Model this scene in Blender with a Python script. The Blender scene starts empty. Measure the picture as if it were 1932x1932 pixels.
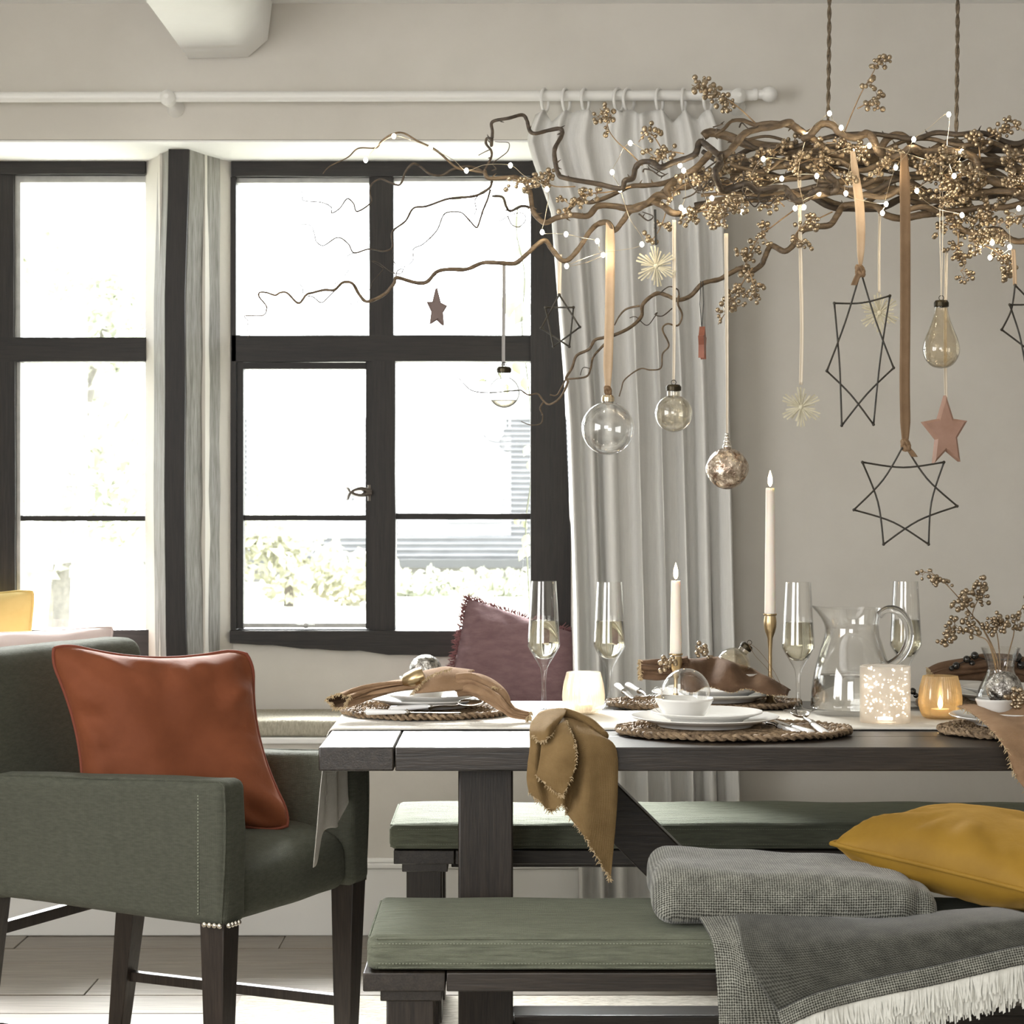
import bpy, bmesh, math, random
from mathutils import Vector, Matrix, noise

sc = bpy.context.scene
COL = sc.collection
R = random.Random(7)
pi = math.pi

# ------------------------------------------------------------------ camera, world, lights, exposure
F, H, CX, CY = 4000.0, 1.22, 966.0, 950.0          # focal length in pixels of the 1932 frame, eye height, principal point
cam_data = bpy.data.cameras.new('camera')
cam = bpy.data.objects.new('camera', cam_data); COL.objects.link(cam)
cam.location = (0, 0, H); cam.rotation_euler = (pi / 2, 0, 0)
cam_data.sensor_width = 36; cam_data.lens = F / 1932 * 36
cam_data.shift_y = (CY - 966) / 1932
cam_data.dof.use_dof = True; cam_data.dof.focus_distance = 4.35; cam_data.dof.aperture_fstop = 13
cam_data.clip_end = 300
sc.camera = cam

w = bpy.data.worlds.new('overcast_sky'); sc.world = w; w.use_nodes = True
bg = w.node_tree.nodes['Background']
bg.inputs[0].default_value = (0.96, 0.98, 1.0, 1); bg.inputs[1].default_value = 7.0

def area(name, loc, rot, sx, sy, power, col=(1, 1, 1), portal=False, spread=None):
    l = bpy.data.lights.new(name, 'AREA'); l.shape = 'RECTANGLE'; l.size = sx; l.size_y = sy
    l.energy = power; l.color = col
    if spread: l.spread = spread
    if portal: l.cycles.is_portal = True
    o = bpy.data.objects.new(name, l); COL.objects.link(o); o.location = loc; o.rotation_euler = rot
    return o
sun = bpy.data.lights.new('hazy_sun', 'SUN'); sun.energy = 38.0; sun.angle = math.radians(30); sun.color = (1.0, 0.995, 0.99)
sun_o = bpy.data.objects.new('hazy_sun', sun); COL.objects.link(sun_o); sun_o.location = (-2, 12, 8)
sun_o.rotation_euler = Vector((0.20, -0.80, -0.56)).to_track_quat('-Z', 'Y').to_euler()
area('window_portal', (-0.33, 6.52, 1.52), (-pi / 2, 0, 0), 1.02, 1.46, 1, portal=True)
area('window_portal', (-1.62, 6.52, 1.52), (-pi / 2, 0, 0), 1.04, 1.46, 1, portal=True)
area('rear_fill_light', (-0.9, -1.6, 1.7), (pi / 2 , 0, -.12), 1.8, 1.4, 60, (1.0, 0.995, 0.985))  # added soft fill behind the camera; the rear wall has no opening
area('side_fill_light', (-2.4, 1.9, 1.6), (0, -pi / 2, 0), 1.4, 2.2, 80, (1.0, 0.995, 0.99))  # added fill by the closed left wall, standing in for window light

vs = sc.view_settings
vs.view_transform = 'Standard'; vs.look = 'None'; vs.gamma = 1; vs.use_curve_mapping = False
vs.exposure = 0.30
cy = sc.cycles
cy.use_denoising = True; cy.max_bounces = 9; cy.diffuse_bounces = 4; cy.glossy_bounces = 4
cy.transmission_bounces = 8; cy.transparent_max_bounces = 24; cy.sample_clamp_indirect = 6; cy.caustics_reflective = False

def P(px, py, d):
    """a point of the room: column, row in the 1932 frame and distance from the camera plane, in metres"""
    return Vector(((px - CX) * d / F, d, H - (py - CY) * d / F))
def dz(row, z):                                      # distance at which height z is seen at this row
    return (H - z) * F / (row - CY)

# ------------------------------------------------------------------ materials
def nt(name):
    m = bpy.data.materials.new(name); m.use_nodes = True
    t = m.node_tree; return m, t, t.nodes['Principled BSDF'], t.nodes['Material Output']
def N(t, typ, **kw):
    n = t.nodes.new(typ)
    for k, v in kw.items():
        if k.startswith('i_'):
            key = k[2:]
            n.inputs[int(key) if key.isdigit() else key].default_value = v
        else: setattr(n, k, v)
    return n
def coords(t, scale=(1, 1, 1), kind='Object', rot=(0, 0, 0)):
    tc = N(t, 'ShaderNodeTexCoord'); mp = N(t, 'ShaderNodeMapping')
    mp.inputs['Scale'].default_value = scale; mp.inputs['Rotation'].default_value = rot
    t.links.new(tc.outputs[kind], mp.inputs['Vector']); return mp.outputs['Vector']
def c4(c): return (c[0], c[1], c[2], 1)
def srgb(r, g, b):
    f = lambda v: (v / 255 / 12.92) if v / 255 <= 0.04045 else ((v / 255 + 0.055) / 1.055) ** 2.4
    return (f(r), f(g), f(b))

def mat(name, c1, c2=None, rough=0.5, metal=0.0, scale=6.0, stretch=(1, 1, 1), bump=0.0, bscale=None, detail=6, spec=0.5,
        sheen=0.0, lo=0.35, hi=0.65, weave=0.0, wscale=900, coat=0.0, bdist=0.002):
    m, t, b, out = nt(name)
    b.inputs['Roughness'].default_value = rough; b.inputs['Metallic'].default_value = metal
    b.inputs['Specular IOR Level'].default_value = spec
    if coat: b.inputs['Coat Weight'].default_value = coat; b.inputs['Coat Roughness'].default_value = 0.25
    if sheen:
        b.inputs['Sheen Weight'].default_value = sheen; b.inputs['Sheen Roughness'].default_value = 0.4
        b.inputs['Sheen Tint'].default_value = c4([min(1, x * 2.5 + .1) for x in c1])
    v = coords(t, stretch)
    if c2 is None: b.inputs['Base Color'].default_value = c4(c1)
    else:
        n = N(t, 'ShaderNodeTexNoise', i_Scale=scale, i_Detail=detail, i_Roughness=0.6); t.links.new(v, n.inputs['Vector'])
        r = N(t, 'ShaderNodeValToRGB')
        r.color_ramp.elements[0].position = lo; r.color_ramp.elements[0].color = c4(c1)
        r.color_ramp.elements[1].position = hi; r.color_ramp.elements[1].color = c4(c2)
        t.links.new(n.outputs['Fac'], r.inputs['Fac']); t.links.new(r.outputs['Color'], b.inputs['Base Color'])
    h = None
    if bump:
        n2 = N(t, 'ShaderNodeTexNoise', i_Scale=bscale or scale * 3, i_Detail=5.0); t.links.new(v, n2.inputs['Vector'])
        bp = N(t, 'ShaderNodeBump', i_Strength=bump, i_Distance=bdist); t.links.new(n2.outputs['Fac'], bp.inputs['Height'])
        h = bp
    if weave:
        vv = coords(t)
        ws = []
        for ax in 'XYZ':
            wv = N(t, 'ShaderNodeTexWave', wave_type='BANDS', bands_direction=ax, i_Scale=wscale / 7.0, i_Distortion=1.5, i_Detail=1.0)
            wv.inputs['Detail Scale'].default_value = 2.0
            t.links.new(vv, wv.inputs['Vector']); ws.append(wv)
        a1 = N(t, 'ShaderNodeMath', operation='ADD'); a2 = N(t, 'ShaderNodeMath', operation='ADD')
        t.links.new(ws[0].outputs['Fac'], a1.inputs[0]); t.links.new(ws[1].outputs['Fac'], a1.inputs[1])
        t.links.new(a1.outputs[0], a2.inputs[0]); t.links.new(ws[2].outputs['Fac'], a2.inputs[1])
        bw = N(t, 'ShaderNodeBump', i_Strength=weave, i_Distance=0.001); t.links.new(a2.outputs[0], bw.inputs['Height'])
        if h: t.links.new(h.outputs['Normal'], bw.inputs['Normal'])
        h = bw
    if h: t.links.new(h.outputs['Normal'], b.inputs['Normal'])
    return m

def wood(name, c1, c2, axis='X', rough=0.45, scale=1.0, bump=0.35, spec=0.5):
    st = {'X': (1.2, 22, 22), 'Y': (22, 1.2, 22), 'Z': (22, 22, 1.2)}[axis]
    st = tuple(s * scale for s in st)
    m, t, b, out = nt(name)
    v = coords(t, st)
    n = N(t, 'ShaderNodeTexNoise', i_Scale=3.0, i_Detail=8.0, i_Roughness=0.65, i_Distortion=0.6); t.links.new(v, n.inputs['Vector'])
    v2 = coords(t, tuple(s * 5 for s in st))
    n2 = N(t, 'ShaderNodeTexNoise', i_Scale=3.0, i_Detail=4.0); t.links.new(v2, n2.inputs['Vector'])
    mx = N(t, 'ShaderNodeMath', operation='MULTIPLY_ADD'); mx.inputs[1].default_value = 0.5
    t.links.new(n2.outputs['Fac'], mx.inputs[0])
    hh = N(t, 'ShaderNodeMath', operation='MULTIPLY'); hh.inputs[1].default_value = 0.5
    t.links.new(n.outputs['Fac'], hh.inputs[0]); t.links.new(hh.outputs[0], mx.inputs[2])
    r = N(t, 'ShaderNodeValToRGB')
    r.color_ramp.elements[0].position = 0.36; r.color_ramp.elements[0].color = c4(c1)
    r.color_ramp.elements[1].position = 0.64; r.color_ramp.elements[1].color = c4(c2)
    t.links.new(mx.outputs[0], r.inputs['Fac']); t.links.new(r.outputs['Color'], b.inputs['Base Color'])
    b.inputs['Roughness'].default_value = rough; b.inputs['Specular IOR Level'].default_value = spec
    bp = N(t, 'ShaderNodeBump', i_Strength=bump, i_Distance=0.002); t.links.new(mx.outputs[0], bp.inputs['Height'])
    t.links.new(bp.outputs['Normal'], b.inputs['Normal'])
    return m

def glass(name, tint=(1, 1, 1), edge=0.75, base=0.06, rough=0.0, power=3.0, dark=0.45, dpow=2.0, speck=None, speck_scale=60, speck_amt=0.5):
    """thin clear glass: what lies behind shows through, edges reflect more"""
    m, t, b, out = nt(name); t.nodes.remove(b)
    tr = N(t, 'ShaderNodeBsdfTransparent'); tr.inputs[0].default_value = c4(tint)
    gl = N(t, 'ShaderNodeBsdfGlossy'); gl.inputs['Roughness'].default_value = rough; gl.inputs[0].default_value = (1, 1, 1, 1)
    lw = N(t, 'ShaderNodeLayerWeight'); lw.inputs['Blend'].default_value = 0.5
    pw = N(t, 'ShaderNodeMath', operation='POWER'); pw.inputs[1].default_value = power
    ma = N(t, 'ShaderNodeMath', operation='MULTIPLY_ADD'); ma.inputs[1].default_value = edge; ma.inputs[2].default_value = base
    t.links.new(lw.outputs['Facing'], pw.inputs[0]); t.links.new(pw.outputs[0], ma.inputs[0])
    mx = N(t, 'ShaderNodeMixShader')
    t.links.new(ma.outputs[0], mx.inputs[0]); t.links.new(tr.outputs[0], mx.inputs[1]); t.links.new(gl.outputs[0], mx.inputs[2])
    p2 = N(t, 'ShaderNodeMath', operation='POWER'); p2.inputs[1].default_value = dpow; t.links.new(lw.outputs['Facing'], p2.inputs[0])
    cm = N(t, 'ShaderNodeMix', data_type='RGBA'); cm.inputs[6].default_value = c4(tint); cm.inputs[7].default_value = c4([x * dark for x in tint])
    t.links.new(p2.outputs[0], cm.inputs[0]); t.links.new(cm.outputs[2], tr.inputs[0])
    last = mx
    if speck:
        g2 = N(t, 'ShaderNodeBsdfPrincipled'); g2.inputs['Base Color'].default_value = c4(speck); g2.inputs['Metallic'].default_value = 0.8
        g2.inputs['Roughness'].default_value = 0.25
        n = N(t, 'ShaderNodeTexNoise', i_Scale=speck_scale, i_Detail=4.0); t.links.new(coords(t), n.inputs['Vector'])
        bp = N(t, 'ShaderNodeBump', i_Strength=0.9, i_Distance=0.01); t.links.new(n.outputs['Fac'], bp.inputs['Height'])
        t.links.new(bp.outputs['Normal'], g2.inputs['Normal'])
        r = N(t, 'ShaderNodeValToRGB'); r.color_ramp.elements[0].position = 0.5; r.color_ramp.elements[1].position = 0.68
        r.color_ramp.elements[1].color = (speck_amt,) * 3 + (1,)
        t.links.new(n.outputs['Fac'], r.inputs['Fac'])
        m2 = N(t, 'ShaderNodeMixShader'); t.links.new(r.outputs['Color'], m2.inputs[0])
        t.links.new(mx.outputs[0], m2.inputs[1]); t.links.new(g2.outputs[0], m2.inputs[2]); last = m2
    t.links.new(last.outputs[0], out.inputs['Surface']); return m

def emit(name, col, strength):
    m, t, b, out = nt(name); t.nodes.remove(b)
    e = N(t, 'ShaderNodeEmission'); e.inputs[0].default_value = c4(col); e.inputs[1].default_value = strength
    t.links.new(e.outputs[0], out.inputs['Surface']); return m

M = {}
M['wall'] = mat('wall_plaster', (0.60, 0.572, 0.52), (0.66, 0.632, 0.58), rough=0.85, scale=2.2, bump=0.25, bscale=14, spec=0.2, bdist=0.006)
M['white'] = mat('white_paint', (0.86, 0.855, 0.84), (0.90, 0.895, 0.88), rough=0.7, scale=4, bump=0.25, bscale=18, spec=0.25, bdist=0.004)
M['gloss_white'] = mat('white_gloss_paint', (0.80, 0.79, 0.76), rough=0.35)
M['oak_dark'] = wood('black_painted_oak', (0.006, 0.0045, 0.0035), (0.020, 0.0155, 0.012), 'X', rough=0.5, scale=.7, spec=.35)
M['oak_dark_z'] = wood('black_painted_oak_upright', (0.006, 0.0045, 0.0035), (0.020, 0.0155, 0.012), 'Z', rough=0.5, scale=.7, spec=.35)
M['lime_oak'] = wood('limewashed_oak', (0.13, 0.12, 0.105), (0.36, 0.35, 0.325), 'Z', rough=0.8, scale=0.9, bump=0.7)
M['putty'] = mat('putty_paint', (0.42, 0.42, 0.40), (0.55, 0.55, 0.52), rough=0.5, scale=20)
M['pane'] = glass('window_glass', (0.99, 1, 0.995), edge=0.5, base=0.03, power=4, dark=0.9)
M['floor'] = wood('worn_floorboard', (0.11, 0.088, 0.064), (0.24, 0.205, 0.165), 'X', rough=0.38, scale=0.5, spec=0.5)
M['rug'] = mat('rug_wool', (0.34, 0.31, 0.26), (0.62, 0.58, 0.50), rough=0.95, scale=40, stretch=(1, 6, 6), bump=0.8, bscale=60, spec=0.1, bdist=0.01)
TW1, TW2 = (0.008, 0.006, 0.0045), (0.034, 0.025, 0.0185)
M['tw_x'] = wood('dark_table_oak', TW1, TW2, 'X', rough=0.34, spec=0.6)
M['tw_y'] = wood('dark_table_oak_crosswise', TW1, TW2, 'Y', rough=0.34, spec=0.6)
M['tw_z'] = wood('dark_table_oak_upright', TW1, TW2, 'Z', rough=0.42, spec=0.45)
M['chairleg'] = wood('dark_chair_oak', (0.010, 0.007, 0.005), (0.034, 0.024, 0.018), 'Z', rough=0.45, spec=.4)
GR = (0.077, 0.080, 0.061)
M['green'] = mat('green_linen', [x * .86 for x in GR], [x * 1.16 for x in GR], rough=0.9, scale=60, stretch=(1, 1, 4), bump=0.3, bscale=25, weave=0.5, wscale=1100, sheen=0.25, spec=0.15)
GR2 = (0.150, 0.160, 0.120)
M['green2'] = mat('green_bench_linen', [x * .85 for x in GR2], [x * 1.18 for x in GR2], rough=0.9, scale=30, stretch=(.6, 5, 5), bump=0.7, bscale=22, weave=0.5, wscale=1100, sheen=0.2, spec=0.15, bdist=0.010)
M['thread'] = mat('pale_thread', (0.26, 0.28, 0.21), rough=0.9)
M['stud'] = mat('nickel_stud', (0.72, 0.68, 0.6), rough=0.22, metal=1)
M['rust'] = mat('rust_velvet', (0.140, 0.040, 0.015), (0.185, 0.055, 0.022), rough=0.75, scale=5, bump=0.4, bscale=10, sheen=0.25, spec=0.2, bdist=0.01)
M['rust_pipe'] = mat('rust_piping', (0.16, 0.034, 0.014), rough=0.8)
M['mustard'] = mat('mustard_velvet', (0.235, 0.130, 0.014), (0.31, 0.178, 0.022), rough=0.65, scale=5, bump=0.35, bscale=10, sheen=0.6, spec=0.25, bdist=0.012)
M['yellow'] = mat('yellow_cotton', (0.60, 0.43, 0.14), (0.68, 0.50, 0.19), rough=0.85, scale=8, sheen=0.2)
M['pink'] = mat('pale_pink_linen', (0.70, 0.57, 0.55), (0.76, 0.64, 0.62), rough=0.9, scale=8)
M['mauve'] = mat('mauve_linen', (0.165, 0.098, 0.104), (0.21, 0.13, 0.135), rough=0.9, scale=26, stretch=(1, 1, 2.5), bump=0.5, bscale=14, weave=0.4, wscale=1200, spec=0.15, bdist=0.01)
M['mauve_fringe'] = mat('mauve_fringe', (0.15, 0.062, 0.066), (0.22, 0.10, 0.10), rough=0.95, scale=40)
M['seatpad'] = mat('oatmeal_knit', (0.38, 0.35, 0.28), (0.52, 0.49, 0.40), rough=0.95, scale=60, stretch=(3, 1, 1), bump=0.8, bscale=90, spec=0.1, bdist=0.006)
M['curtain'] = mat('cream_curtain_linen', (0.69, 0.68, 0.655), (0.74, 0.73, 0.705), rough=0.9, scale=30, stretch=(6, 6, .6), weave=0.25, wscale=900, spec=0.15)
M['runner'] = mat('ivory_linen', (0.68, 0.65, 0.59), (0.74, 0.71, 0.65), rough=0.85, scale=30, weave=0.2, spec=0.2)
M['bark'] = mat('willow_bark', (0.06, 0.040, 0.023), (0.165, 0.115, 0.068), rough=0.55, scale=40, stretch=(1, 3, 3), bump=0.6, bscale=90, spec=0.4)
M['bark_shaded'] = mat('shaded_willow_bark', (0.028, 0.020, 0.014), (0.075, 0.053, 0.034), rough=0.55, scale=40, stretch=(1, 3, 3), bump=0.6, bscale=90, spec=0.4)  # same willow; the shade of silhouetted branches is put into this darker colour
M['gold'] = mat('gold_berry', (0.29, 0.228, 0.152), (0.42, 0.335, 0.235), rough=0.3, metal=0.9, scale=40)
M['goldstem'] = mat('gold_stem', (0.22, 0.14, 0.075), (0.34, 0.23, 0.12), rough=0.5, metal=0.3, scale=60)
M['brass'] = mat('brushed_brass', (0.42, 0.31, 0.17), (0.50, 0.38, 0.22), rough=0.3, metal=1.0, scale=30)
M['jute'] = mat('jute_rope', (0.06, 0.046, 0.030), (0.16, 0.125, 0.085), rough=0.95, scale=120)
M['velvet_rib'] = mat('beige_velvet_ribbon', (0.46, 0.33, 0.21), (0.54, 0.40, 0.27), rough=0.7, scale=20, sheen=0.5)
M['brown_rib'] = mat('brown_velvet_ribbon', (0.165, 0.098, 0.048), (0.21, 0.13, 0.068), rough=0.7, scale=20, sheen=0.5)
M['cream_rib'] = mat('cream_satin_ribbon', (0.68, 0.60, 0.48), rough=0.5)
M['grey_rib'] = mat('grey_ribbon', (0.30, 0.29, 0.28), rough=0.6)
M['black'] = mat('black_cord', (0.014, 0.012, 0.010), rough=0.6)
M['wire'] = mat('dark_twig', (0.014, 0.012, 0.008), (0.035, 0.028, 0.018), rough=0.5, scale=60)
M['straw'] = mat('pale_straw', (0.44, 0.40, 0.28), (0.60, 0.56, 0.42), rough=0.6, scale=60)
M['clay'] = mat('copper_clay', (0.29, 0.165, 0.115), (0.36, 0.215, 0.16), rough=0.42, scale=18, spec=0.5)
M['clay_dark'] = mat('dark_clay', (0.13, 0.09, 0.08), rough=0.6)
M['cap_black'] = mat('bronze_cap', (0.022, 0.017, 0.010), (0.05, 0.04, 0.022), rough=0.35, metal=0.8, scale=80)
M['silver'] = mat('polished_silver', (0.72, 0.69, 0.64), rough=0.16, metal=1)
M['capgold'] = mat('champagne_cap', (0.62, 0.52, 0.38), rough=0.2, metal=1)
M['glass'] = glass('clear_glass', (0.99, 0.99, 0.985), edge=0.75, base=0.045, power=2.8, dark=0.72)
M['smallbauble'] = glass('bauble_clear_glass', (0.97, 0.97, 0.95), edge=0.8, base=0.05, power=3, dark=0.06, dpow=1.1)
M['bauble'] = glass('bauble_glass', (0.95, 0.955, 0.95), edge=0.85, base=0.08, power=2.4, speck=(0.85, 0.8, 0.72), speck_scale=28, speck_amt=0.28)
M['amberbauble'] = glass('smoky_bauble_glass', (0.90, 0.85, 0.75), edge=0.8, base=0.06, power=2.6, speck=(0.72, 0.60, 0.40), speck_scale=70, speck_amt=0.2)
M['crackle'] = glass('crackled_glass', (0.93, 0.90, 0.82), edge=0.8, base=0.07, power=2.6, speck=(0.85, 0.76, 0.58), speck_scale=90, speck_amt=0.32)
M['wine'] = None
def liquid(name, col, ior):
    m, t, b, out = nt(name)
    b.inputs['Base Color'].default_value = c4(col); b.inputs['Roughness'].default_value = 0.0
    b.inputs['Transmission Weight'].default_value = 1.0; b.inputs['IOR'].default_value = ior
    return m
M['wine'] = liquid('white_wine', (0.93, 0.90, 0.74), 1.34)
M['water'] = liquid('water', (0.97, 0.98, 0.97), 1.33)
M['mercury'] = mat('mercury_glass', (0.20, 0.12, 0.075), (0.80, 0.70, 0.58), rough=0.15, metal=0.9, scale=60, bump=0.8, bscale=90, bdist=0.006)
M['silverball'] = mat('crumpled_silver', (0.09, 0.08, 0.07), (0.58, 0.56, 0.52), rough=0.25, metal=0.9, scale=70, bump=1.0, bscale=60, bdist=0.012)
M['wax'] = None
def waxmat():
    m, t, b, out = nt('ivory_wax')
    b.inputs['Base Color'].default_value = (0.86, 0.80, 0.73, 1); b.inputs['Roughness'].default_value = 0.45
    b.inputs['Subsurface Weight'].default_value = 0.35; b.inputs['Subsurface Radius'].default_value = (0.03, 0.018, 0.01)
    b.inputs['Subsurface Scale'].default_value = 0.6
    return m
M['wax'] = waxmat()
M['flame'] = emit('flame', (1.0, 0.72, 0.36), 26)
M['tealight_flame'] = emit('tealight_flame', (1.0, 0.76, 0.48), 24)
M['bulb'] = emit('fairy_bulb', (1.0, 0.85, 0.60), 95)
M['fairy_wire'] = mat('warm_lit_fairy_wire', (0.75, 0.66, 0.5), rough=0.3, metal=0.9)  # silver wire, the warm light of the bulbs put into its colour
M['porcelain'] = mat('white_porcelain', (0.78, 0.77, 0.74), rough=0.12, spec=0.6)
M['handle'] = mat('white_resin_handle', (0.80, 0.80, 0.80), rough=0.15, spec=0.6)
M['steel'] = mat('steel_cutlery', (0.55, 0.53, 0.50), rough=0.2, metal=1)
M['brown_linen'] = mat('brown_linen', (0.105, 0.062, 0.037), (0.145, 0.088, 0.054), rough=0.9, scale=30, weave=0.35, wscale=1300, spec=0.15, sheen=.2)
M['tan_linen'] = mat('tan_linen', (0.25, 0.155, 0.088), (0.31, 0.20, 0.12), rough=0.9, scale=30, weave=0.35, wscale=1300, spec=0.15, sheen=.2)
M['ochre_linen'] = mat('ochre_linen', (0.175, 0.112, 0.047), (0.225, 0.148, 0.066), rough=0.9, scale=22, weave=0.4, wscale=1300, spec=0.15, sheen=.25)
M['linen_fray'] = mat('frayed_linen_edge', (0.42, 0.31, 0.17), (0.55, 0.43, 0.27), rough=0.95, scale=80)
M['seagrass'] = mat('seagrass_braid', (0.11, 0.072, 0.042), (0.36, 0.26, 0.16), rough=0.7, scale=60, bump=0.6, bscale=140, spec=0.35)
M['darkberry'] = mat('black_berry', (0.010, 0.009, 0.008), rough=0.1, spec=0.7)
M['fringe'] = mat('white_wool_fringe', (0.66, 0.66, 0.60), (0.78, 0.78, 0.72), rough=0.95, scale=60)

def woven(name, ca, cb, cell, frac=0.5):
    m, t, b, out = nt(name)
    tc = N(t, 'ShaderNodeTexCoord'); mp = N(t, 'ShaderNodeMapping'); t.links.new(tc.outputs['UV'], mp.inputs['Vector'])
    mp.inputs['Rotation'].default_value = (0, 0, pi / 4)
    ck = N(t, 'ShaderNodeTexChecker'); ck.inputs['Scale'].default_value = 1.0 / cell
    ck.inputs['Color1'].default_value = c4(ca); ck.inputs['Color2'].default_value = c4(cb)
    n = N(t, 'ShaderNodeTexNoise', i_Scale=35.0, i_Detail=5.0); t.links.new(tc.outputs['UV'], n.inputs['Vector'])
    ma = N(t, 'ShaderNodeVectorMath', operation='MULTIPLY_ADD'); ma.inputs[1].default_value = (0.003,) * 3
    n3 = N(t, 'ShaderNodeTexNoise', i_Scale=260.0); t.links.new(tc.outputs['UV'], n3.inputs['Vector'])
    t.links.new(n3.outputs['Color'], ma.inputs[0]); t.links.new(mp.outputs['Vector'], ma.inputs[2])
    t.links.new(ma.outputs[0], ck.inputs['Vector'])
    mx = N(t, 'ShaderNodeMix', data_type='RGBA'); mx.blend_type = 'MULTIPLY'; mx.inputs[0].default_value = 0.55
    t.links.new(ck.outputs['Color'], mx.inputs[6])
    r = N(t, 'ShaderNodeValToRGB'); r.color_ramp.elements[0].position = 0.3; r.color_ramp.elements[0].color = (0.45, 0.45, 0.45, 1)
    r.color_ramp.elements[1].position = 0.7; r.color_ramp.elements[1].color = (1.4, 1.4, 1.4, 1)
    t.links.new(n.outputs['Fac'], r.inputs['Fac']); t.links.new(r.outputs['Color'], mx.inputs[7])
    t.links.new(mx.outputs[2], b.inputs['Base Color'])
    b.inputs['Roughness'].default_value = 0.95; b.inputs['Specular IOR Level'].default_value = 0.1
    b.inputs['Sheen Weight'].default_value = 0.3
    bp = N(t, 'ShaderNodeBump', i_Strength=0.5, i_Distance=0.0015); t.links.new(ck.outputs['Fac'], bp.inputs['Height'])
    t.links.new(bp.outputs['Normal'], b.inputs['Normal'])
    return m
M['throw_light'] = woven('grey_birdseye_wool', (0.30, 0.30, 0.26), (0.04, 0.04, 0.032), 0.0030)
M['throw_dark'] = woven('charcoal_birdseye_wool', (0.10, 0.10, 0.085), (0.035, 0.035, 0.028), 0.003)

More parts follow.
